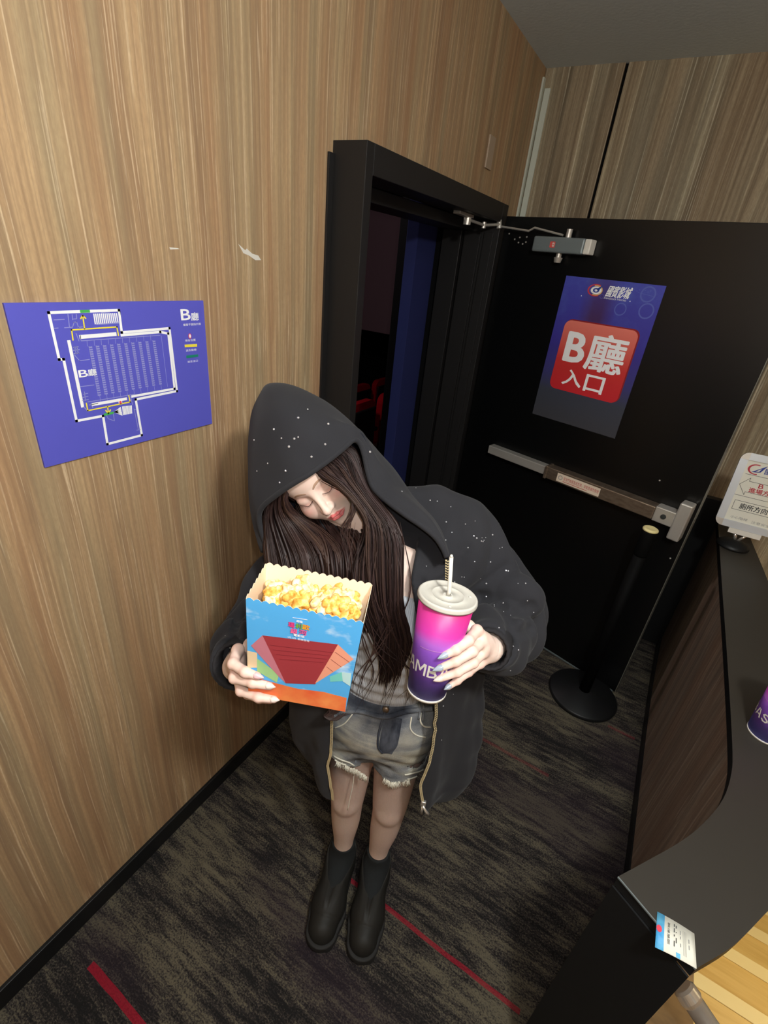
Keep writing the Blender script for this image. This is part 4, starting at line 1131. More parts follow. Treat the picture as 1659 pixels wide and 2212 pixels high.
def nail(tip, prev, L, w, m, **kw):
    d = tip - prev; d /= np.linalg.norm(d); cv = loc(CAM) - tip; cv /= np.linalg.norm(cv)
    nz = cv - d * (cv @ d); nz /= np.linalg.norm(nz); sx = np.cross(d, nz); c = tip - d * .004 + nz * .0050
    V = []; F = []; nu, nv = 10, 7
    for lay in (0, 1):
        for i in range(nu):
            u = i / (nu - 1); ww = w * (np.sqrt(max(0, 1 - (max(0, .25 - u) / .25) ** 2)) if u < .25 else (1 - max(0, (u - .35) / .65) ** 1.8 * .92))
            for j in range(nv):
                v = j / (nv - 1) * 2 - 1
                V.append(c + d * (L * (u - .15)) + sx * (ww * .5 * v) + nz * (.0022 * (1 - v * v) - .0018 * (u - .2) ** 2 * 4 * .4 - lay * .0012))
    k = nu * nv
    for i in range(nu - 1):
        for j in range(nv - 1):
            a = i * nv + j; F += [(a, a + 1, a + nv + 1, a + nv), (k + a, k + a + nv, k + a + nv + 1, k + a + 1)]
    for i in range(nu - 1):
        F += [(i * nv, (i + 1) * nv, k + (i + 1) * nv, k + i * nv), (i * nv + nv - 1, k + i * nv + nv - 1, k + (i + 1) * nv + nv - 1, (i + 1) * nv + nv - 1)]
    for j in range(nv - 1):
        a = (nu - 1) * nv + j; F += [(a, a + 1, k + a + 1, k + a), (j, k + j, k + j + 1, j + 1)]
    return mesh_obj('fingernail', V, F, m, body, True, **kw)


for k, (L_, m) in enumerate(((.0205, m_nail1), (.0205, m_nail1), (.019, m_nail2), (.016, m_nail1))):
    nail(HANDL['f'][k][3], HANDL['f'][k][2], L_, .0100 - .0012 * (k == 3), m)
for k, (L_, m) in enumerate(((.0185, m_nail3), (.0175, m_nail2), (.0165, m_nail2))):
    nail(HANDR['f'][k][3], HANDR['f'][k][2], L_, .0098, m)

# ---- tights: thin sheer leg covering
m_tights = mat('sheer_nylon', c8(112, 84, 82), .7, spec=.2)
nt = m_tights.node_tree; tr = nt.nodes.new('ShaderNodeBsdfTransparent'); mx = nt.nodes.new('ShaderNodeMixShader')
wv = NT(m_tights); zz = wv('ShaderNodeSeparateXYZ', {0: wv('ShaderNodeTexCoord', out=3)}, out=2)
fac = wv.math('ADD', wv.ramp(zz, [(.18, (.01,) * 3), (.38, (.05,) * 3), (.50, (.14,) * 3), (.66, (.20,) * 3)]), wv.math('MULTIPLY', wv.noise(wv.coord((500, 500, 90)), 1.0, 1), .12))
nt.links.new(fac, mx.inputs[0]); nt.links.new(tr.outputs[0], mx.inputs[1]); nt.links.new(nt.nodes['Principled BSDF'].outputs[0], mx.inputs[2])
nt.links.new(mx.outputs[0], nt.nodes['Material Output'].inputs[0])
V, F = surface(lambda X: smax(np.maximum(f_legs(X, .0022), X[:, 2] - .80), .14 - X[:, 2], .002), (-.19, -.14, .1), (.18, .14, .83), .006)
mesh_obj('tights', V, F, m_tights, person, True)

# ---- tank top
def tankmat(t):
    v = t('ShaderNodeTexCoord', out=3); z = t('ShaderNodeSeparateXYZ', {0: v}, out=2); x = t('ShaderNodeSeparateXYZ', {0: v}, out=0)
    rib = t.math('SINE', t.math('MULTIPLY', x, 1500.0)); n = t.noise(t.coord((14, 14, 40)), 1.0, 3)
    t.set(Base_Color=t.mix(n, c8(200, 208, 220), c8(224, 226, 230)), Roughness=.9); t.bump(t.math('ADD', t.math('MULTIPLY', rib, .3), t.math('MULTIPLY', n, 2.0)), .5, .002)


def f_tank(X):
    d = f_torso(X) - .006 + .0025 * np.sin(X[:, 2] * 190 + 8 * X[:, 0]) * np.clip((1.12 - X[:, 2]) / .1, 0, 1)
    neck = 1.262 - .35 * (X[:, 0] + .03) ** 2 * 8
    d = smax(d, X[:, 2] - np.maximum(neck, 1.2) * 1.0, .004); d = smax(d, .86 - X[:, 2], .004)
    return np.maximum(d, np.abs(X[:, 0] + .03) - .155)


V, F = surface(f_tank, (-.2, -.15, .84), (.15, .15, 1.3), .005); mesh_obj('tank_top', V, F, mat('ribbed_pale_cotton', fn=tankmat), person, True)

# ---- denim shorts
def denim(t, washed=True):
    v = t('ShaderNodeTexCoord', out=3); a = t.noise(t.coord((9, 9, 5), rot=(0, .5, 0)), 1.0, 4, .6); f = t.noise(t.coord((420, 420, 900)), 1.0, 2)
    wh = t.noise(t.coord((5, 5, 26), rot=(0, -.45, 0)), 1.0, 3, .6)
    col = t.ramp(t.math('ADD', t.math('MULTIPLY', a, .55), t.math('MULTIPLY', wh, .45)), [(.34, c8(60, 65, 76)), (.43, c8(108, 113, 122)), (.52, c8(154, 157, 158)), (.62, c8(206, 204, 190))])
    col = t.mix(t.math('MULTIPLY', t.ramp(f, [(.35, (0, 0, 0)), (.7, (1, 1, 1))]), .35), col, c8(60, 64, 74))
    wa = t('ShaderNodeVertexColor', layer_name='wash') if washed else t.math('ADD', .5, 0.0)
    col = t.mix(t.ramp(wa, [(.5, (0, 0, 0)), (1, (.85, .85, .85))]), col, c8(214, 208, 186)); col = t.mix(t.ramp(wa, [(0, (.85, .85, .85)), (.5, (0, 0, 0))]), col, c8(56, 60, 70))
    t.set(Base_Color=col, Roughness=.9, Specular_IOR_Level=.15); t.bump(t.math('ADD', t.math('MULTIPLY', wh, 3.0), f), .5, .002)


m_denim = mat('washed_denim', fn=denim); m_denim2 = mat('denim_band', fn=lambda t: denim(t, False)); m_denimd = mat('dark_denim', rough=.9, spec=.1, fn=lambda t: t.set(Base_Color=t.ramp(t.noise(t.coord((40, 40, 12)), 1.0, 3, .6), [(.35, c8(46, 50, 60)), (.6, c8(84, 88, 98))]))); m_thread = mat('white_cotton_thread', c8(226, 222, 206), .95)
def f_shorts(X):
    d = ell(X, (0, -.012, .835), (.170, .122, .15))
    for an in (ANKL, ANKR):
        x = an[0]; s = 1 if x > 0 else -1
        d = smin(d, chain(X, [(x * 1.0, -.008, .76), (x * 1.08 + s * .003, .0, .67)], [.088, .0815], .01), .02)
    hem = .672 + .018 * (X[:, 0] < 0) + .012 * (np.abs(X[:, 0]) < .03) + .014 * np.clip(np.abs(X[:, 0]) - .06, 0, 1) / .08 + .003 * np.sin(X[:, 0] * 170) - .006 * (X[:, 0] > 0)
    d = smax(d, X[:, 2] - .935 + .1 * 0, .004); d = smax(d, hem - X[:, 2], .003)
    d = d + .0022 * np.sin((X[:, 2] * 1.0 + np.abs(X[:, 0]) * .7) * 120) * np.clip((.82 - X[:, 2]) / .06, 0, 1) * np.clip((X[:, 2] - .69) / .03, 0, 1)
    return smax(d, -(f_legs(X, .006) + 10 * (X[:, 2] > .73)), .003)


V, F = surface(f_shorts, (-.2, -.16, .64), (.2, .17, .95), .0042); shorts = mesh_obj('denim_shorts', V, F, m_denim, person, True)
fsh = lambda P: f_shorts(np.asarray(P, np.float32))
wash = np.zeros(len(V))
for x, y, r, a in ((890, 1640, .035, .9), (745, 1600, .04, .6), (735, 1625, .03, .5), (770, 1560, .03, .35), (880, 1600, .03, .45), (810, 1632, .02, .4), (905, 1560, .02, -.7), (760, 1520, .03, -.5), (840, 1560, .03, -.5), (790, 1580, .02, -.4), (775, 1640, .03, -.3), (850, 1640, .018, -.35), (925, 1600, .02, -.3)):
    q = cast(x, y, fsh, .95, 1.5)
    if q is not None: wash += a * np.exp(-(((V - q) / r) ** 2).sum(1))
for k in range(7):
    q = cast(735 + k * 2, 1565 + k * 14, fsh, .95, 1.5)
    if q is not None:
        e = V - q; wash += .28 * (-1) ** k * np.exp(-((e[:, 2] + .35 * e[:, 0]) / .006) ** 2) * np.exp(-(e[:, 0] / .03) ** 2)
attr(shorts, 'wash', np.stack([np.clip(.5 + .5 * wash, 0, 1)] * 3, 1))


def onshorts(pxs, out=.0015, n=20):
    P = [cast(x, y, fsh, .95, 1.5) for x, y in pxs]; P = np.array([q for q in P if q is not None])
    P = catmull(P, n); P, N = snap(P, fsh, 8); return P + N * out


b = MB(); b.tube(onshorts([(716, 1548), (770, 1535), (830, 1548), (880, 1536), (935, 1530)], .0005, 30), .0065, 8, flat=1.0); wbm = b.build('waistband', m_denim2, shorts, True)
b = MB(); b.tube(onshorts([(833, 1535), (826, 1555), (818, 1585), (817, 1612), (826, 1625)], .001), .0028, 8); b.build('fly_seam', m_denimd, shorts, True)
lf = onshorts([(834, 1546), (826, 1575), (820, 1605), (826, 1624)], .0022, 16); rf_ = onshorts([(868, 1552), (864, 1580), (858, 1608), (846, 1626)], .0022, 16); nf = 8
V = []
for lay in (0, 1):
    for i in range(16):
        for j in range(nf):
            u_ = j / (nf - 1); q, n_ = snap([lf[i] * (1 - u_) + rf_[i] * u_], fsh, 6); V.append(q[0] + n_[0] * (.0026 - .002 * lay + .0008 * math.sin(i * 1.3 + j)))
F = [(i * nf + j, i * nf + j + 1, (i + 1) * nf + j + 1, (i + 1) * nf + j) for i in range(15) for j in range(nf - 1)]; k_ = 16 * nf; F += [tuple(q + k_ for q in f[::-1]) for f in F]
mesh_obj('fly_flap', V, F, m_denimd, shorts, True)
pb, _ = snap([LV(836, 1532, .12)], fsh, 10)
b = MB(); b.tube([pb[0] + np.array([0, .008, 0]), pb[0] + np.array([0, .0125, .001])], [.0085, .0075], 16); b.build('button', m_brass, shorts, True)
for xs in (((905, 1520), (903, 1552)), ((912, 1520), (911, 1554))):
    b = MB(); b.tube(onshorts(xs, .004, 6), .0026, 6); b.build('belt_loop', m_denim2, shorts, True)
for xs, r_ in (([(908, 1538), (908, 1558), (916, 1568), (930, 1570)], .0022), ([(888, 1548), (886, 1572), (898, 1586), (920, 1592)], .0018), ([(724, 1572), (745, 1562), (762, 1542)], .0016)):
    b = MB(); b.tube(onshorts(xs, .0008), r_, 6); b.build('pocket_seam', m_thread, shorts, True)
# frayed hems: short threads, and one long loose thread
b = MB()
for s in (0, 1):
    for k in range(150):
        px = (722 + 78 * rng.random()) if s == 0 else (830 + 78 * rng.random())
        py = (1650 + (px - 722) * .35 - max(0, px - 775) * .9) if s == 0 else (1692 + (px - 870) * .04)
        P0, N0 = snap([LV(px, py - 14, .1)], fsh, 10); p0 = P0[0].astype(float); n0 = N0[0]
        zz_ = .672 + .018 * (p0[0] < 0) + .014 * max(0, abs(p0[0]) - .06) / .08 - (.006 if p0[0] > 0 else 0) + .003
        p0[2] = zz_ + rng.normal() * .002; p0 += n0 * .001
        q = p0 + np.array([rng.normal() * .004, rng.random() * .003, -.008 - .012 * rng.random()]); b.tube([p0 + (0, 0, .006), (p0 + q) / 2 + (rng.normal() * .0015, .001, 0), q], [.0007, .0006, .0003], 4)
b.build('frayed_hem', m_thread, shorts, True, kind='stuff')
b = MB(); th0 = LP(766, 1656, 1.262); b.tube(catmull([th0, LP(763, 1690, 1.268), LP(757, 1720, 1.29), LP(751, 1750, 1.31)], 14), .0012, 6); b.build('loose_thread', m_thread, shorts, True)
for xs in (((722, 1632), (745, 1643), (765, 1652)), ((724, 1640), (748, 1651), (764, 1659)), ((874, 1672), (895, 1668), (915, 1660)), ((880, 1682), (900, 1676), (912, 1670))):
    b = MB(); b.tube(onshorts(xs, .001, 10), .0020, 6); b.build('torn_strip', m_thread, shorts, True)

# ---- socks and shoes
m_sock = mat('black_sock_knit', c8(26, 30, 32), .95, bumpy=(400, .3, .001)); m_shoe = mat('black_matte_leather', c8(36, 35, 32), .6, spec=.3, bumpy=(120, .12, .001)); m_sole = mat('black_rubber', c8(30, 29, 28), .75, bumpy=(200, .2, .001)); m_elastic = mat('black_elastic', c8(20, 19, 19), .9, bumpy=(500, .4, .001))
for s, an, toe in (('L', ANKL, loc(on_floor(779, 2062, .02))), ('R', ANKR, loc(on_floor(689, 2036, .02)))):
    fd = toe - an; fd = np.array([fd[0], fd[1], 0]); fd /= np.linalg.norm(fd)
    V, F = surface(lambda X: np.maximum(smin(cap(X, an + (0, -.002, 0), an + (0, -.002, .07), .0385, .0375), cap(X, an + (0, 0, -.01), an + fd * .09 + (0, 0, -.045), .038, .034), .03), X[:, 2] - .178), an + (-.12, -.06, -.09), an + (.12, .16, .09), .004)
    mesh_obj('sock', V, F, m_sock, person, True)
    heel = np.array([an[0], an[1] - .045, 0]); d = toe - heel; d[2] = 0; Lh = np.linalg.norm(d); d /= Lh; sd = np.array([d[1], -d[0], 0]); Rs = np.stack([sd, d, PW], 1)
    Lh += .01
    org = heel

    def loc_s(X): return (X - org.astype(np.float32)) @ Rs.astype(np.float32)

    def foot(Q, w, y0, y1):
        y = np.clip((Q[:, 1] - y0) / (y1 - y0), 0, 1); c = np.interp(y, [0, .35, .7, 1], [-.0, 0, .0, .0])
        return y, np.interp(y, [0, .12, .35, .68, .88, 1.0], [.031, .036, .036, .047, .043, .034]) * w

    def f_sole(X):
        Q = loc_s(X); d2 = None
        P_ = [(0, .0, 0), (0, Lh * .3, 0), (0, Lh * .66, 0), (0, Lh * .86, 0)]; r_ = [.043, .043, .054, .050]
        Q2 = Q.copy(); Q2[:, 2] = 0; d2 = chain(Q2, P_, r_, .02)
        lug = .0035 * (np.sin(Q[:, 1] * 210) > .2) * (Q[:, 2] < .012)
        d2 = d2 + lug; d2 = smax(d2, Q[:, 2] - .036 - .006 * (Q[:, 1] < Lh * .4), .004); return np.maximum(d2, .001 - Q[:, 2])

    def f_upper(X):
        Q = loc_s(X)
        d2 = chain(Q, [(0, .002, .05), (0, Lh * .28, .055), (0, Lh * .62, .050), (0, Lh * .85, .044)], [.039, .040, .0475, .043], .025)
        d2 = smin(d2, cap(Q, (0, .042, .06), (0, .035, .135), .046, .0475), .03)
        d2 = smin(d2, cap(Q, (0, .06, .10), (0, Lh * .62, .055), .036, .036), .03)
        d2 = smax(d2, Q[:, 2] - .124 - .42 * np.clip(.030 - Q[:, 1], -.05, .015), .004); d2 = smax(d2, .028 - Q[:, 2], .003)
        cut = smax(cap(Q, (0, .036, .09), (0, .034, .2), .0385, .0405), -(Q[:, 2] - .08), .004)
        d2 = smax(d2, -cut, .003)
        # toe-cap seam, centre gusset
        seam = np.abs(Q[:, 1] - Lh * .80 + .5 * Q[:, 0] ** 2 * 10) - .0016; d2 = d2 + .0014 * np.exp(-(np.maximum(seam, 0) / .0015) ** 2) * (Q[:, 2] > .04)
        gus = np.abs(Q[:, 0]) - np.interp(Q[:, 1], [.06, Lh * .74], [.013, .002]); inside = (Q[:, 1] > .05) & (Q[:, 1] < Lh * .76)
        d2 = d2 + .0022 * np.clip(-gus / .002, 0, 1) * inside
        d2 = d2 - .0015 * np.exp(-((gus - .006) / .0025) ** 2) * inside
        return d2
    lo_ = np.minimum(org, toe) + (-.08, -.08, -.01); hi_ = np.maximum(org, toe) + (.08, .08, .19)
    V, F = surface(f_upper, lo_, hi_, .0034); shoe = mesh_obj('shoe', V, F, m_shoe, person, True)
    V, F = surface(f_sole, lo_, hi_ - (0, 0, .12), .0034); mesh_obj('sole', V, F, m_sole, shoe, True)
    pts = [org + Rs @ np.array([0, yy, .14]) for yy in np.linspace(.075, Lh * .73, 14)]
    P, N = snap(pts, lambda P: f_upper(np.asarray(P, np.float32)), 12)
    V_e, F_e = tube_geo(P - N * .0012, np.interp(np.linspace(0, 1, 14), [0, 1], [.0125, .0022]), 8, True, .28, up=N.mean(0))
    b = MB(); b.add(V_e, F_e); b.build('elastic_gusset', m_elastic, shoe, True)

# ================================================================ HOODIE
def fabric(t):
    f = t.noise(t.coord((900, 900, 900)), 1.0, 2); a = t.noise(t.coord((7, 7, 7)), 1.0, 2)
    t.set(Base_Color=t.mix(a, c8(42, 42, 46), c8(50, 50, 53)), Roughness=.95, Specular_IOR_Level=.12, Sheen_Weight=.06, Sheen_Roughness=.5); t.bump(f, .25, .0006)


m_hood = mat('black_fleece', fn=fabric); m_lining = mat('dark_navy_lining', c8(34, 37, 46), .95, spec=.1, bumpy=(500, .2, .0006)); m_rib = mat('black_rib_knit', c8(46, 45, 47), .95, spec=.1)
VF = .135
zl = np.array([LV(*q, VF) for q in ((720, 1400), (717, 1545), (716, 1620), (709, 1650), (716, 1700), (717, 1738))]); zr = np.array([LV(*q, VF) for q in ((880, 1290), (905, 1400), (928, 1500), (940, 1590), (928, 1650), (908, 1695), (915, 1732))])
zl = zl[np.argsort(zl[:, 2])]; zr = zr[np.argsort(zr[:, 2])]
ZH = min(zl[0, 2], zr[0, 2])


def hem_z(X): return ZH + .004 + .01 * np.sin(X[:, 0] * 14 + 1)


SLL = [SHL + (-.01, .0, .005), np.array([.252, -.045, 1.185]), ELL_ + (.0, .02, .0), (ELL_ * .35 + WRL * .65) , WRL]
SLR = [SHR, (SHR * .4 + ELR * .6), ELR, (ELR * .4 + WRR * .6), WRR]


def f_jacket(X):
    z = X[:, 2]
    zs = [ZH, .68, .80, .95, 1.08, 1.2, 1.30, 1.37]
    cu = np.interp(z, zs, [.022, .018, .01, .0, -.01, -.025, -.04, -.05]); a = np.interp(z, zs, [.215, .245, .25, .24, .228, .215, .185, .12]); b_ = np.interp(z, zs, [.165, .175, .172, .162, .155, .145, .12, .085])
    fold = .010 * np.sin(np.arctan2(X[:, 1] + .02, X[:, 0] - cu) * 9 + z * 4) * np.clip((1.05 - z) / .35, 0, 1) + .004 * wob(X, 22, 3)
    d = (np.sqrt(((X[:, 0] - cu) / a) ** 2 + ((X[:, 1] + .022) / b_) ** 2) - 1) * b_ * .95 + fold
    solid = smax(d, z - 1.345, .03)
    solid = smin(solid, cap(X, SHL + (-.02, -.005, .012), SHR + (.02, -.005, .012), .076, .072), .05)
    inner = np.maximum(d + .009, z - 1.27)
    sh = smax(solid, -inner, .004); sh = smax(sh, hem_z(X) - z, .003)
    opn = np.maximum(np.maximum(np.interp(z, zl[:, 2], zl[:, 0]) - X[:, 0], X[:, 0] - np.interp(z, zr[:, 2], zr[:, 0])), .0 - X[:, 1])
    opn = np.maximum(opn, z - 1.40)
    sh = smax(sh, -opn, .004)
    return sh


def f_sleeve(X, P, r, w, seed):
    d = chain(X, P, r, .03)
    el = P[2]; q = X - el.astype(np.float32)
    ax_ = (w - el) / np.linalg.norm(w - el); s_ = q @ ax_.astype(np.float32)
    ang = q @ np.cross(ax_, [0, 0, 1.0]).astype(np.float32)
    wr = .0058 * np.sin(s_ * 95 + ang * 30 + 1.2 * np.sin(ang * 40)) * np.exp(-((s_ - .04) / .12) ** 2) + .005 * wob(X, 26, seed)
    fo = np.abs(np.sin(s_ * 40 + 1.6 * np.sin(ang * 16 + seed) + .5)) - .5
    return d + wr - .020 * fo * np.exp(-((s_ - .07) / .10) ** 2)


_a = (WRL - ELL_) / np.linalg.norm(WRL - ELL_); _b = np.cross(_a, [0.3, 0, 1.0]); _b /= np.linalg.norm(_b); SLR_ROT = np.stack([_b, np.cross(_a, _b), _a], 1)


def f_hoodie(X):
    d = f_jacket(X)
    d = smin(d, chain(X, [LP(868, 1090, 1.06), LP(940, 1088, 1.05), LP(1012, 1118, 1.04)], [.040, .040, .042], .01), .03)
    L = f_sleeve(X, SLL, [.078, .080, .068, .058, .045], WRL, 5)
    L = smin(L, ell(X, LP(1118, 1285, 1.005), (.058, .046, .034), SLR_ROT), .007)
    L = smin(L, ell(X, LP(1098, 1352, .975), (.062, .046, .032), SLR_ROT), .007)
    L = smin(L, ell(X, LP(1080, 1405, .945), (.056, .046, .030), SLR_ROT), .008)
    R = f_sleeve(X, SLR, [.078, .074, .066, .058, .051], WRR, 9)
    for s_, w, e in ((0, WRL, ELL_), (1, WRR, ELR)):
        ax_ = ((w - e) / np.linalg.norm(w - e)).astype(np.float32)
        cutp = (X - (w + ax_ * -.004).astype(np.float32)) @ ax_
        hol = np.maximum(cap(X, w - ax_ * .05, w + ax_ * .05, .034 if s_ == 0 else .040), -(cutp + .05))
        if s_ == 0: L = smax(smax(L, cutp, .004), -hol, .003)
        else: R = smax(smax(R, cutp, .004), -hol, .003)
    L = smin(L, ell(X, LP(1142, 1290, 1.0), (.026, .030, .022)), .02)
    d = smin(smin(d, L, .025), R, .025)
    for g_, r_ in GROOVES: d = smax(d, -chain(X, g_, np.full(len(g_), r_), .004), .010)
    return d


GROOVES = []


def groove(px, r, lift=.004):
    P = [cast(*q, f_hoodie) for q in px]; P = [q for q in P if q is not None]
    if len(P) < 2: return None
    P = np.array(P); c = loc(CAM) - P; c /= np.linalg.norm(c, axis=1)[:, None]
    return catmull(P + c * lift, 3 * len(P)), r


_G = [groove([(1002, 1312), (1040, 1290), (1080, 1304), (1106, 1340), (1112, 1390), (1104, 1425)], .014, .004), groove([(1114, 1366), (1134, 1365), (1150, 1358)], .010, .003),
      groove([(1064, 1388), (1088, 1386), (1110, 1382)], .008, .003), groove([(1150, 1312), (1126, 1320), (1100, 1316), (1080, 1300)], .013, .004),
      groove([(1012, 1282), (1045, 1258), (1070, 1240), (1094, 1220)], .006, .003), groove([(930, 1270), (975, 1235), (1010, 1180)], .004, .002), groove([(520, 1330), (505, 1365), (500, 1392)], .008)]
GROOVES = [g for g in _G if g is not None]
hoodie_lo, hoodie_hi = np.array((-.45, -.23, ZH - .03)), np.array((.40, .34, 1.46))
V, F = surface(f_hoodie, hoodie_lo, hoodie_hi, .005)
hoodie = mesh_obj('hoodie', V, F, m_hood, person, True)
hV, hF = V, F
fho = lambda P: f_hoodie(np.asarray(P, np.float32))
# ribbed cuffs
for w, e, dr, dw in ((WRL, ELL_, -.0065, .010), (WRR, ELR, 0, 0)):
    ax_ = (w - e) / np.linalg.norm(w - e); w = w + ax_ * dw; b = MB(); n = 60; T1 = np.cross(ax_, [0, 0, 1.0]); T1 /= np.linalg.norm(T1); T2 = np.cross(ax_, T1)
    V = []; F = []; prof = [(.046, -.055), (.0475, -.035), (.046, -.006), (.043, .0), (.039, -.004), (.038, -.05)]
    for r, s_ in prof:
        for k in range(n):
            th = 2 * math.pi * k / n; rr = r + dr + .0008 * math.cos(th * 40); V.append(w + ax_ * s_ + (T1 * math.cos(th) + T2 * math.sin(th)) * rr)
    for i in range(len(prof) - 1):
        for k in range(n): F.append((i * n + k, i * n + (k + 1) % n, (i + 1) * n + (k + 1) % n, (i + 1) * n + k))
    mesh_obj('cuff', V, F, m_rib, hoodie, True)
# zipper tapes with teeth, and the metal pull
m_gold = mat('gold_zip_metal', c8(226, 206, 160), .35, .35); m_tape = mat('black_zip_tape', c8(30, 30, 31), .9)
for nm, px in (('l', [(719, 1480), (717, 1545), (716, 1620), (709, 1650), (716, 1700), (717, 1735)]), ('r', [(966, 1210), (964, 1300), (958, 1400), (962, 1490), (952, 1560), (944, 1610), (928, 1655), (910, 1692), (913, 1728)])):
    P = catmull(np.array([LV(*q, .14) for q in px]), 130); P2, N = snap(P, fho, 8)
    P = np.where((np.abs(P2 - P).max(1) < .09)[:, None], P2 + N * .0018, P)
    b = MB(); b.tube(P, .0022, 6); b.build('zipper_tape', m_tape, hoodie, True)
    b = MB()
    for q, t_ in zip(P, np.gradient(P, axis=0)):
        t_ = t_ / np.linalg.norm(t_); s_ = np.cross(t_, [0, 1, 0]); s_ /= np.linalg.norm(s_)
        for o_ in (-.0016, .0016): b.box((-.0015, -.0014, -.0009), (.0015, .0014, .0009), R=np.stack([s_, np.cross(t_, s_), t_], 1), o=q + s_ * o_ + t_ * (.0015 if o_ > 0 else 0) + np.array([0, .0012, 0]))
    b.build('zipper_teeth', m_gold, hoodie, False, kind='stuff')
q = LV(915, 1734, .14); b = MB(); b.box((-.006, -.004, -.014), (.006, .004, .006), bev=.0015, o=q); b.tube([q + (0, .004, -.008), q + (.010, .006, -.024), q + (.016, .006, -.030)], [.0025, .004, .005], 8); b.tube([q + (-.002, .004, -.012), q + (.001, .006, -.036)], [.0018, .0028], 8); b.build('zipper_pull', m_chrome, hoodie, True)

# the hood: lofted between its front rim and the back of the head
rim = [(575, 1182, .985), (558, 1130, .97), (562, 1098, .95), (605, 1062, .908), (640, 1040, .893), (669, 1023, .890), (708, 996, .898), (741, 969, .915), (764, 950, .925), (778, 958, .94), (788, 985, .945), (797, 1029, .945), (808, 1056, .94), (840, 1085, .925), (877, 1112, .915), (912, 1136, .912), (940, 1160, .91), (958, 1186, .91), (965, 1203, .913)]
mid1 = [(566, 1190, .99), (548, 1120, .985), (546, 1068, .96), (568, 1006, .925), (603, 980, .893), (640, 962, .882), (680, 943, .885), (720, 925, .912), (755, 918, .925), (783, 935, .945), (800, 970, .952), (815, 1015, .952), (830, 1045, .945), (862, 1070, .93), (895, 1095, .92), (925, 1122, .917), (948, 1152, .914), (962, 1184, .914), (967, 1203, .916)]
mid2 = [(562, 1190, 1.0), (540, 1100, 1.0), (536, 1020, .985), (546, 945, .955), (568, 893, .928), (602, 872, .912), (650, 880, .912), (702, 893, .935), (745, 915, .945), (782, 945, .96), (810, 985, .968), (838, 1020, .968), (862, 1050, .965), (885, 1072, .95), (908, 1095, .94), (932, 1122, .93), (950, 1152, .925), (963, 1184, .92), (968, 1203, .919)]
sil = [(572, 1195, 1.04), (548, 1080, 1.05), (540, 975, 1.05), (545, 895, 1.04), (562, 852, 1.02), (582, 828, 1.00), (632, 832, 1.0), (698, 864, 1.01), (748, 902, 1.02), (786, 940, 1.03), (820, 978, 1.03), (850, 1010, 1.03), (874, 1042, 1.02), (893, 1070, 1.0), (914, 1095, .985), (936, 1122, .97), (953, 1152, .955), (965, 1184, .94), (969, 1203, .93)]
bk = [(610, 1190, 1.12), (590, 1080, 1.14), (585, 990, 1.15), (592, 920, 1.15), (608, 885, 1.14), (632, 872, 1.13), (665, 880, 1.13), (705, 905, 1.14), (745, 935, 1.14), (775, 965, 1.14), (800, 995, 1.14), (825, 1025, 1.14), (850, 1052, 1.13), (872, 1080, 1.10), (895, 1105, 1.08), (918, 1130, 1.06), (938, 1158, 1.03), (952, 1186, 1.0), (960, 1203, .97)]
rings = [np.array([LP(*q) for q in r]) for r in (rim, mid1, mid2, sil, bk)]
cen = rings[-1].mean(0) + np.array([0, -.03, -.02]); rings.append(rings[-1] * .45 + cen * .55)
NU, NV = 90, 44
rows = np.stack([catmull(r, NU) for r in rings])       # ring x NU
G_ = np.stack([catmull(rows[:, i], NV) for i in range(NU)], 1)
hw = G_.reshape(-1, 3); 
G_ = G_ + (np.stack([wob(hw.astype(np.float32), 18, 11)] * 3, 1) * .003).reshape(G_.shape)
# wrinkle along the lower hood and thickness
dU = np.gradient(G_, axis=1); dV = np.gradient(G_, axis=0); N = np.cross(dU, dV); N /= np.linalg.norm(N, axis=2)[..., None] + 1e-9
cvec = G_ - (HO + HR @ np.array([0, -.08, 0]))
if (N * cvec).sum() < 0: N = -N
V = np.concatenate([G_.reshape(-1, 3), (G_ - N * .007).reshape(-1, 3)]); F = []; M = []; k = NU * NV
for j in range(NV - 1):
    for i in range(NU - 1):
        a = j * NU + i; F += [(a, a + 1, a + NU + 1, a + NU), (k + a, k + a + NU, k + a + NU + 1, k + a + 1)]; M += [0, 1]
for i in range(NU - 1):
    F += [(i, k + i, k + i + 1, i + 1), ((NV - 1) * NU + i, (NV - 1) * NU + i + 1, k + (NV - 1) * NU + i + 1, k + (NV - 1) * NU + i)]; M += [0, 0]
for j in range(NV - 1):
    F += [(j * NU, (j + 1) * NU, k + (j + 1) * NU, k + j * NU), (j * NU + NU - 1, k + j * NU + NU - 1, k + (j + 1) * NU + NU - 1, (j + 1) * NU + NU - 1)]; M += [0, 0]
hood = mesh_obj('hood', V, F, [m_hood, m_lining], hoodie, True, M)
# rolled rim
b = MB(); P = G_[0]; b.tube(P - N[0] * .003, .0055, 10); b.build('hood_hem', m_hood, hoodie, True)
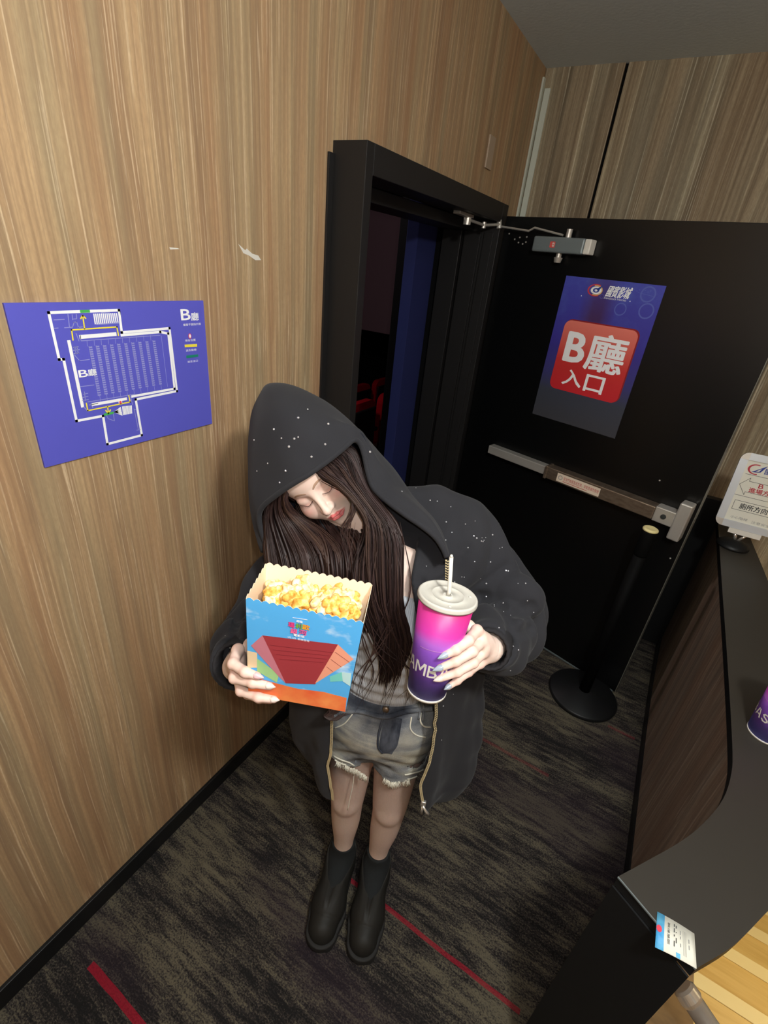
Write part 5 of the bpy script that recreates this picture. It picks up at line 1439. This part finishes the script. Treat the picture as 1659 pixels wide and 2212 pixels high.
# rhinestones on hood, sleeves and shoulders
m_gem = mat('clear_rhinestone', c8(240, 240, 245), .12, .6, spec=.9)
b = MB()
def stone(p, n, r): b.tube([p - n * .0004, p + n * r * .35, p + n * r * .8], [r, r, r * .45], 6)
W_hood = [(669, 882), (709, 917), (608, 949), (550, 949), (644, 899), (643, 946), (635, 952), (553, 1018), (616, 1019), (675, 988), (697, 959), (626, 961), (595, 930), (799, 977), (868, 1062), (603, 1040), (580, 1000)]
gn = N.reshape(-1, 3); gp = G_.reshape(-1, 3)
gw = (PO + gp @ PB.T - CAM) @ RC; gpx = np.stack([829.5 - FPX * gw[:, 0] / gw[:, 2], 1106 + FPX * gw[:, 1] / gw[:, 2]], 1)
for q in W_hood:
    i = np.argmin(((gpx - np.array(q)) ** 2).sum(1) + 1e5 * (-gw[:, 2] > 1.02)); stone(gp[i], gn[i], .0013 + .0012 * rng.random())
hw_ = (PO + hV @ PB.T - CAM) @ RC; hpx = np.stack([829.5 - FPX * hw_[:, 0] / hw_[:, 2], 1106 + FPX * hw_[:, 1] / hw_[:, 2]], 1)
spots = [(900, 1052), (926, 1081), (973, 1094), (921, 1115), (964, 1125), (979, 1148), (1028, 1125), (1032, 1160), (1023, 1155), (1065, 1153), (1080, 1185), (1023, 1215), (1060, 1217), (1040, 1250), (1000, 1245), (1068, 1303), (1070, 1308), (1102, 1327), (1088, 1376), (1100, 1399), (1120, 1402), (1101, 1450), (1155, 1322), (1043, 1164), (1048, 1168), (1040, 1169), (1050, 1160), (1045, 1172), (1002, 1246), (1003, 1130), (1050, 1290), (1090, 1320), (945, 1080), (1010, 1180), (1120, 1260), (1095, 1230), (1140, 1300), (485, 1372), (500, 1400), (960, 1525), (955, 1600), (1028, 1455), (980, 1500)]
for _ in range(16): spots.append((rng.uniform(900, 1150), rng.uniform(1050, 1440)))
hn = snap(hV[::1][:1], fho, 1)[1]
for q in spots:
    dd = ((hpx - np.array(q)) ** 2).sum(1); c_ = np.where(dd < 12)[0]
    if len(c_) == 0: continue
    i = c_[np.argmax(hw_[c_, 2])]; _, nn_ = snap([hV[i]], fho, 1); stone(hV[i], nn_[0], .0009 + .0011 * rng.random() ** 2)
b.build('rhinestones', m_gem, hoodie, False, kind='stuff')

# ================================================================ HAIR: many tapered locks
def hairmat(t):
    v = t('ShaderNodeAttribute', attribute_name='lock', out=0)
    t.set(Base_Color=v, Roughness=.48, Specular_IOR_Level=.35); t.bump(t.noise(t.coord((900, 900, 60)), 1.0, 2), .2, .0005)


m_hair = mat('dark_brown_hair', fn=hairmat)
HVs, HFs, HC = [], [], []; hn_ = 0


def lock(P, r, flat, col, nseg=18, nside=4):
    global hn_
    P = catmull(P, nseg); t = np.linspace(0, 1, nseg); rr = (r * np.clip(1.15 - t ** 3 * 1.05, .06, 1) * np.minimum(1, .15 + t * 7))[:, None, None]
    T = np.gradient(P, axis=0); T /= np.linalg.norm(T, axis=1)[:, None] + 1e-9
    u = loc(CAM) - P; a = u - T * (u * T).sum(1)[:, None]; a /= np.linalg.norm(a, axis=1)[:, None] + 1e-9; b_ = np.cross(T, a)
    th = 2 * math.pi * np.arange(nside) / nside
    V = P[:, None] + rr * (a[:, None] * np.cos(th)[None, :, None] * flat + b_[:, None] * np.sin(th)[None, :, None])
    i0 = (np.arange(nseg - 1) * nside)[:, None] + np.arange(nside)[None]; i1 = (np.arange(nseg - 1) * nside)[:, None] + (np.arange(nside)[None] + 1) % nside
    HFs.append(np.stack([i0, i1, i1 + nside, i0 + nside], -1).reshape(-1, 4) + hn_); HVs.append(V.reshape(-1, 3)); HC.append(np.tile(col, (nseg * nside, 1))); hn_ += nseg * nside


HCOL = [np.array(c8(*c)) for c in ((46, 31, 29), (52, 36, 33), (60, 42, 38), (42, 30, 29), (68, 49, 43), (56, 40, 39), (76, 56, 48))]
def mass(A, B, n, r, jit=.012, dj=.012, tipj=.05, seed=0, bend=.5, clumps=26):
    """strands gathered in clumps: each clump keeps a place across the mass and its strands close up towards the tip"""
    g_ = np.random.default_rng(seed); A = np.array(A, float); B = np.array(B, float); k = len(A); w = np.linspace(0, 1, k)
    C = [dict(t=(c + g_.random()) / clumps, e=np.clip((c + g_.random()) / clumps + g_.normal() * .06, 0, 1), lay=g_.random(), ph=g_.uniform(0, 6.28), amp=g_.normal() * 7 * bend, col=HCOL[g_.integers(len(HCOL))] * g_.uniform(.8, 1.15), cut=1 - g_.random() * tipj * 2) for c in range(clumps)]
    for i in range(n):
        c = C[i % clumps]; sp = g_.normal() * .75 / clumps
        tt = (c['t'] * (1 - w) + c['e'] * w + sp * (1.35 - .95 * w))[:, None]; tt = np.clip(tt, -.02, 1.02)
        P = A * (1 - tt) + B * tt
        P[:, 0] += (c['amp'] * .55 + g_.normal() * .8) * np.sin(w * 5.0 + c['ph']) * (.15 + 1.2 * w); P[:, 1] += g_.normal() * 3
        P[:, 2] += (c['lay'] - .5) * 1.6 * dj + g_.normal() * .0022 - .0025 * math.cos(min(3.0, abs(sp) * clumps * 2)) + .006 * np.sin(w * 3.3 + c['ph'])
        Q = catmull(np.array([LP(*p) for p in P]), 22)[:max(8, int(22 * (c['cut'] - .06 * g_.random())))]
        lock(Q, r * g_.uniform(.6, 1.25), .7, c['col'] * g_.uniform(.86, 1.12), 20)


# her left side: swept from the parting over the cheek, falling past the box
A1 = [(672, 1005, .925), (700, 1030, .918), (738, 1050, .912), (766, 1083, .915), (788, 1124, .925), (780, 1172, .935), (760, 1230, .94), (775, 1310, .95), (812, 1390, .985), (818, 1440, 1.015), (812, 1508, 1.05)]
B1 = [(745, 965, .965), (768, 985, .965), (784, 1030, .965), (803, 1072, .955), (838, 1115, .938), (866, 1165, .925), (868, 1240, .925), (870, 1320, .935), (888, 1385, .965), (868, 1435, .995), (836, 1505, 1.035)]
mass(np.array(A1) + np.array([0, 0, .005]), np.array(B1) + np.array([0, 0, .005]), 320, .0030, seed=11, dj=.008, clumps=40)
mass(A1, B1, 2600, .0010, seed=1, dj=.012)
mass([(684, 1012, .925), (712, 1036, .915), (735, 1052, .910), (768, 1085, .908), (791, 1130, .915), (790, 1200, .922), (800, 1290, .93), (825, 1380, .965), (826, 1440, 1.0), (815, 1512, 1.04)], [(758, 972, .965), (768, 1005, .955), (776, 1040, .94), (808, 1090, .932), (850, 1150, .915), (858, 1240, .915), (858, 1320, .925), (874, 1390, .955), (858, 1450, .99), (832, 1505, 1.03)], 700, .0009, seed=2, dj=.006, bend=.8)
# her right side: dark mass beside the face down behind the box
A2 = [(640, 1000, .97), (598, 1050, .962), (572, 1100, .975), (572, 1160, .985), (578, 1220, .985), (590, 1300, 1.0), (630, 1400, 1.03), (690, 1490, 1.055), (728, 1545, 1.065)]
B2 = [(650, 1020, .965), (618, 1070, .95), (640, 1112, 1.005), (690, 1146, 1.005), (735, 1190, .965), (745, 1260, .962), (748, 1350, 1.0), (745, 1450, 1.04), (755, 1530, 1.06)]
mass(np.array(A2) + np.array([0, 0, .005]), np.array(B2) + np.array([0, 0, .005]), 340, .0034, seed=13, dj=.010, clumps=40)
mass(A2, B2, 2800, .0010, seed=3, dj=.014)
# behind the chin and neck, filling between
A3 = [(640, 1090, 1.045), (660, 1130, 1.04), (690, 1175, .985), (700, 1240, .96), (705, 1320, .99), (715, 1400, 1.03)]
B3 = [(770, 1110, 1.04), (790, 1150, 1.02), (810, 1190, .965), (815, 1250, .95), (800, 1330, .98), (795, 1400, 1.01)]
mass(A3, B3, 400, .0034, seed=4, dj=.008)
# loose strands
for s_ in range(20):
    g_ = np.random.default_rng(100 + s_); x0 = g_.uniform(760, 866); xe = g_.uniform(765, 900)
    lock(np.array([LP(x0, 1150 + g_.uniform(-30, 30), .91), LP(x0 + g_.normal() * 8, 1280, .912), LP((x0 + xe) / 2 + g_.normal() * 14, 1390, .95), LP(xe + g_.normal() * 8, 1460, .985), LP(xe - g_.uniform(0, 30), 1500 + g_.uniform(0, 45), 1.02)]), .0012, .8, HCOL[g_.integers(4)], 26, 5)
for s_ in range(10):
    g_ = np.random.default_rng(300 + s_); lock(np.array([LP(757 + g_.normal() * 3, 1060, .903), LP(765 + g_.normal() * 4, 1100, .905), LP(750 + g_.normal() * 6, 1145, .915), LP(752 + g_.normal() * 8, 1190, .92)]), .0009, .8, HCOL[g_.integers(4)], 20, 5)
for s_ in range(24):
    g_ = np.random.default_rng(400 + s_); lock(np.array([LP(735 + g_.normal() * 6, 1500, 1.05), LP(722 + g_.normal() * 5, 1535, 1.05), LP(712 + g_.normal() * 5, 1548, 1.05), LP(722 + g_.normal() * 5, 1556, 1.048), LP(745 + g_.normal() * 6, 1540, 1.05)]), .0016, .8, HCOL[g_.integers(4)], 20, 5)
V = np.concatenate(HVs); 
# scalp cap under the hood
def f_scalp(X):
    d = f_head(X, False) - .006; Q = (X - HO.astype(np.float32)) @ HR.astype(np.float32)
    face = np.maximum(np.maximum(np.abs(Q[:, 0]) - .058, Q[:, 2] - .058 + np.abs(Q[:, 0]) * .25), -.052 - Q[:, 1])
    low_ = -.02 - Q[:, 2] + .6 * np.clip(-.05 - Q[:, 1], -.02, .05) * -1.0
    return smax(np.maximum(d, low_), -face, .006)
Vs, Fs = surface(f_scalp, HO + (-.2, -.23, -.17), HO + (.2, .1, .2), .005)
n0 = len(V); V = np.concatenate([V, Vs]); HFs.append(np.asarray(Fs) + n0); HC.append(np.tile(HCOL[0], (len(Vs), 1)))
hair = mesh_obj('hair', V, np.concatenate(HFs), m_hair, person, True); attr(hair, 'lock', np.concatenate(HC))

# ================================================================ POPCORN BOX
BX = empty('popcorn_box', PO, PB); tag(BX, 'scalloped popcorn box with blue sky film print held in her right hand', 'popcorn box')
m_cream = mat('cream_card', c8(250, 228, 200), .6); m_side = mat('dark_box_side', c8(40, 34, 32), .6)
FTL, FTR, FBR, FBL = LP(531, 1292, .70), LP(786, 1345, .70), LP(746, 1537, .79), LP(537, 1499, .79)
BTL, BTR = LP(575, 1216, .775), LP(805, 1262, .775)
vdep = ((BTL - FTL) + (BTR - FTR)) / 2; BBL = FBL + vdep * .72; BBR = FBR + vdep * .72


def boxsky(t):
    v = t('ShaderNodeTexCoord', out=3); z = t('ShaderNodeSeparateXYZ', {0: v}, out=2)
    n = t.noise(t.coord((14, 14, 22)), 1.0, 4, .55)
    sky = t.ramp(z, [(.0, c8(140, 200, 240)), (1, c8(84, 172, 236))]); sky = t.mix(t.ramp(n, [(.54, (0, 0, 0)), (.70, (1, 1, 1))]), c8(88, 176, 238), c8(226, 240, 250))
    t.set(Base_Color=sky)


m_sky = mat('printed_sky', rough=.5, spec=.25, fn=boxsky)


def panel(name, a, b_, c_, d_, m_out, nsc, amp=.004):
    """card panel: a,b bottom corners, c,d top corners (c above b), scalloped top, real thickness"""
    n = nsc * 8; V = []; nn = np.cross(b_ - a, d_ - a); nn /= np.linalg.norm(nn)
    for lay in (0, 1):
        for i in range(n + 1):
            u = i / n; lo_ = a * (1 - u) + b_ * u; hi_ = d_ * (1 - u) + c_ * u; up = (hi_ - lo_) / np.linalg.norm(hi_ - lo_)
            V += [lo_ - nn * .0007 * lay, hi_ + up * amp * (abs(math.sin(math.pi * u * nsc)) - .5) - nn * .0007 * lay]
    F = []; M = []; k = 2 * (n + 1)
    for i in range(n):
        q = 2 * i; F += [(q, q + 2, q + 3, q + 1), (k + q, k + q + 1, k + q + 3, k + q + 2), (q + 1, q + 3, k + q + 3, k + q + 1), (q, k + q, k + q + 2, q + 2)]; M += [0, 1, 1, 1]
    return mesh_obj(name, V, F, [m_out, m_cream], BX, False, M)


cenb = (FTL + FTR + BTL + BTR + FBL + FBR + BBL + BBR) / 8


def orient(a, b_, c_, d_):
    nn = np.cross(b_ - a, d_ - a); mid = (a + b_ + c_ + d_) / 4
    return (a, b_, c_, d_) if nn @ (mid - cenb) > 0 else (b_, a, d_, c_)


panel('front_panel', *orient(FBL, FBR, FTR, FTL), m_sky, 15); panel('back_panel', *orient(BBL, BBR, BTR, BTL), m_side, 14)
panel('side_panel', *orient(FBR, BBR, BTR, FTR), m_side, 7); panel('side_panel', *orient(FBL, BBL, BTL, FTL), m_side, 7)
mesh_obj('bottom_panel', [FBL, FBR, BBR, BBL] + [q + np.array([0, 0, .001]) for q in (FBL, FBR, BBR, BBL)], [(0, 1, 2, 3), (7, 6, 5, 4), (0, 4, 5, 1), (1, 5, 6, 2), (2, 6, 7, 3), (3, 7, 4, 0)], m_side, BX)
fn_ = np.cross(FBR - FBL, FTL - FBL); fn_ /= np.linalg.norm(fn_); fn_ = fn_ if fn_[1] > 0 else -fn_
p = Print()
hb = hom([(537, 1499), (746, 1537), (786, 1345), (531, 1292)], [(0, 0), (1, 0), (1, 1), (0, 1)])
B_ = lambda *a: [hb(450 + x / 4.1475, 1180 + y / 4.1475) for x, y in a]
def fp(x, y, l): return (FBL * (1 - x) + FBR * x) * (1 - y) + (FTL * (1 - x) + FTR * x) * y + fn_ * (.0004 + l)
p.poly([(0.0, 0), (1.0, 0), (.985, .17), (.75, .19), (.5, .17), (.25, .19), (0.0, .22)], 0, 1)            # orange ground
p.poly(B_((350, 950), (440, 970), (445, 1100), (352, 1100)), 4, 1); p.poly(B_((440, 1020), (500, 1060), (640, 1160), (620, 1230), (440, 1130)), 7, 1)
p.poly(B_((1090, 1180), (1195, 1140), (1205, 1220), (1095, 1225)), 3, 1); p.poly(B_((1195, 1140), (1280, 1150), (1270, 1265), (1205, 1222)), 5, 1)
# plain red building block tapering to its foot
p.poly(B_((490, 812), (1165, 890), (965, 1245), (700, 1235)), 1, 2); p.poly(B_((385, 905), (490, 812), (700, 1235), (640, 1180)), 6, 2); p.poly(B_((1165, 890), (1300, 1025), (960, 1240)), 2, 2)
for k in range(4): p.line(B_((560 + k * 28, 900 + k * 42), (1120 - k * 28, 965 + k * 30)), .004, 8, 3)
for k in range(3): p.line(B_((1140 - k * 38, 960 + k * 66), (1262 - k * 72, 1050 + k * 42)), .004, 8, 3)
# film title
def bt(t, x0, y0, x1, y1, m, bold=.0, layer=5):
    a = B_((x0, y1), (x1, y1), (x0, y0)); p.text(t, a[0][0], a[0][1], a[1][0], a[2][1], m, layer, bold, 0)
bt('超級', 798, 660, 856, 682, 9, .02)
for dx, m, ly, bo in ((0, 9, 4, .09), (0, None, 5, .03)):
    for ch, x0, x1, mm in (('瑪', 722, 782, 10), ('利', 788, 846, 11), ('歐', 852, 918, 12)):
        yy = 678 + (x0 - 722) * .16; bt(ch, x0, yy, x1, yy + 52, mm if m is None else 13, bo, ly)
    for ch, x0, x1 in (('銀', 742, 806), ('河', 818, 892)): yy = 736 + (x0 - 742) * .16; bt(ch, x0, yy, x1, yy + 50, 14 if m is None else 13, bo, ly)
bt('電影版', 772, 790, 872, 812, 9, .02); bt('4月1日  歡樂登場', 716, 812, 916, 830, 9)
p.rect(*B_((765, 655))[0], *B_((895, 662))[0], 9, 4) if False else p.line(B_((768, 642), (895, 660)), .005, 9, 4)
cm = lambda n_, c: mat(n_, c, .5, spec=.25)
p.build('film_print', [mat('print_orange', rough=.5, fn=lambda t: t.set(Base_Color=t.ramp(t.noise(t.coord((25, 25, 25)), 1.0, 3), [(.3, c8(232, 96, 56)), (.7, c8(248, 150, 84))]))), cm('print_brick_red', c8(160, 58, 64)), cm('print_salmon', c8(236, 160, 132)), cm('print_teal', c8(120, 206, 196)), cm('print_sand', c8(232, 206, 168)), cm('print_ice', c8(190, 226, 228)),
        cm('print_pale_red', c8(196, 122, 136)), cm('print_leaf', c8(160, 204, 140)), cm('print_dark_red', c8(128, 40, 48)), m_wprint, cm('title_pink', c8(232, 70, 130)), cm('title_green', c8(110, 190, 60)), cm('title_amber', c8(240, 176, 40)), cm('title_purple', c8(130, 50, 130)), cm('title_rose', c8(240, 110, 160))], fp, BX)

# ---- popcorn: single kernels
def kern_geo(seed):
    g_ = np.random.default_rng(seed); C = [np.zeros(3)] + [g_.normal(size=3) for _ in range(11)]; C = [c / max(1e-6, np.linalg.norm(c)) * g_.uniform(.0055, .0088) * (i > 0) for i, c in enumerate(C)]; r = g_.uniform(.0022, .0050, len(C)); r[0] = .006
    def f(X):
        d = None
        for c, q in zip(C, r): e = cap(X, c, c, q); d = e if d is None else smin(d, e, .0012)
        return d
    return surface(f, (-.017,) * 3, (.017,) * 3, .0016)
KM = []; m_kern2 = mat('pale_popcorn_flesh', rough=.75, spec=.2, fn=lambda t: t.set(Base_Color=t.ramp(t.noise(t.coord((95, 95, 95)), 1.0, 3, .6), [(.30, c8(222, 160, 76)), (.42, c8(244, 214, 150)), (.56, c8(251, 236, 200)), (.8, c8(253, 246, 226))])))
for s in range(6):
    V, F = kern_geo(s); V *= 1.4; me = bpy.data.meshes.new('popcorn'); me.from_pydata(V.tolist(), [], F.tolist()); me.materials.append(m_kern if s % 3 else m_kern2); me.polygons.foreach_set('use_smooth', np.ones(len(me.polygons), dtype=bool)); KM.append(me)
g_ = np.random.default_rng(5); ku = 0
tops = lambda u, v: (FTL * (1 - u) + FTR * u) * (1 - v) + (BTL * (1 - u) + BTR * u) * v
kpos = []
for tries in range(9000):
    if len(kpos) > 120: break
    u, v = g_.uniform(.125, .875), g_.uniform(.27, .84); lay = g_.random()
    q = tops(u, v) + np.array([0, 0, -.006 - .020 * lay - .022 * v + .012 * math.exp(-((u - .35) / .12) ** 2) + .010 * math.exp(-((u - .72) / .12) ** 2)])
    q[2] -= .004 * (v < .3)
    if all(np.linalg.norm(q - k) > .0112 for k in kpos): kpos.append(q)
for i, q in enumerate(kpos):
    o = bpy.data.objects.new('popcorn', KM[i % 6]); COL.objects.link(o); o.location = PO + PB @ q; o.rotation_euler = g_.uniform(0, 6.28, 3).tolist(); s = g_.uniform(.85, 1.12); o.scale = (s, s, s)
    tag(o, 'golden caramel popped corn kernel heaped in the scalloped popcorn box' if i % 6 % 3 else 'pale creamy popped corn kernel heaped in the scalloped popcorn box', 'popcorn', 'golden popcorn in the held box' if i % 6 % 3 else 'pale popcorn in the held box')
# packed popcorn below the loose top layer
def f_fill(X):
    d = None
    mid = tops(.5, .5); return None
b = MB(); n1, n2 = 24, 12; V = []; F = []
for i in range(n1 + 1):
    for j in range(n2 + 1):
        u, v = .09 + .82 * i / n1, .14 + .72 * j / n2; q = tops(u, v) + np.array([0, 0, -.030 - .018 * v + g_.normal() * .002]); V.append(q)
for i in range(n1):
    for j in range(n2): a = i * (n2 + 1) + j; F.append((a, a + n2 + 1, a + n2 + 2, a + 1))
nb_ = len(V); V += [q + np.array([0, 0, -.03]) for q in V[:nb_]]; F += [tuple(i + nb_ for i in f[::-1]) for f in F]
mesh_obj('popcorn_bed', [PO + PB @ q for q in V], F, m_kern, None, True, label='packed popcorn filling the box beneath the loose kernels', category='popcorn', kind='stuff') if False else tag(mesh_obj('popcorn_bed', [PO + PB @ q for q in V], F, m_kern, None, True), 'packed popcorn filling the box beneath the loose top kernels', 'popcorn', None, 'stuff')
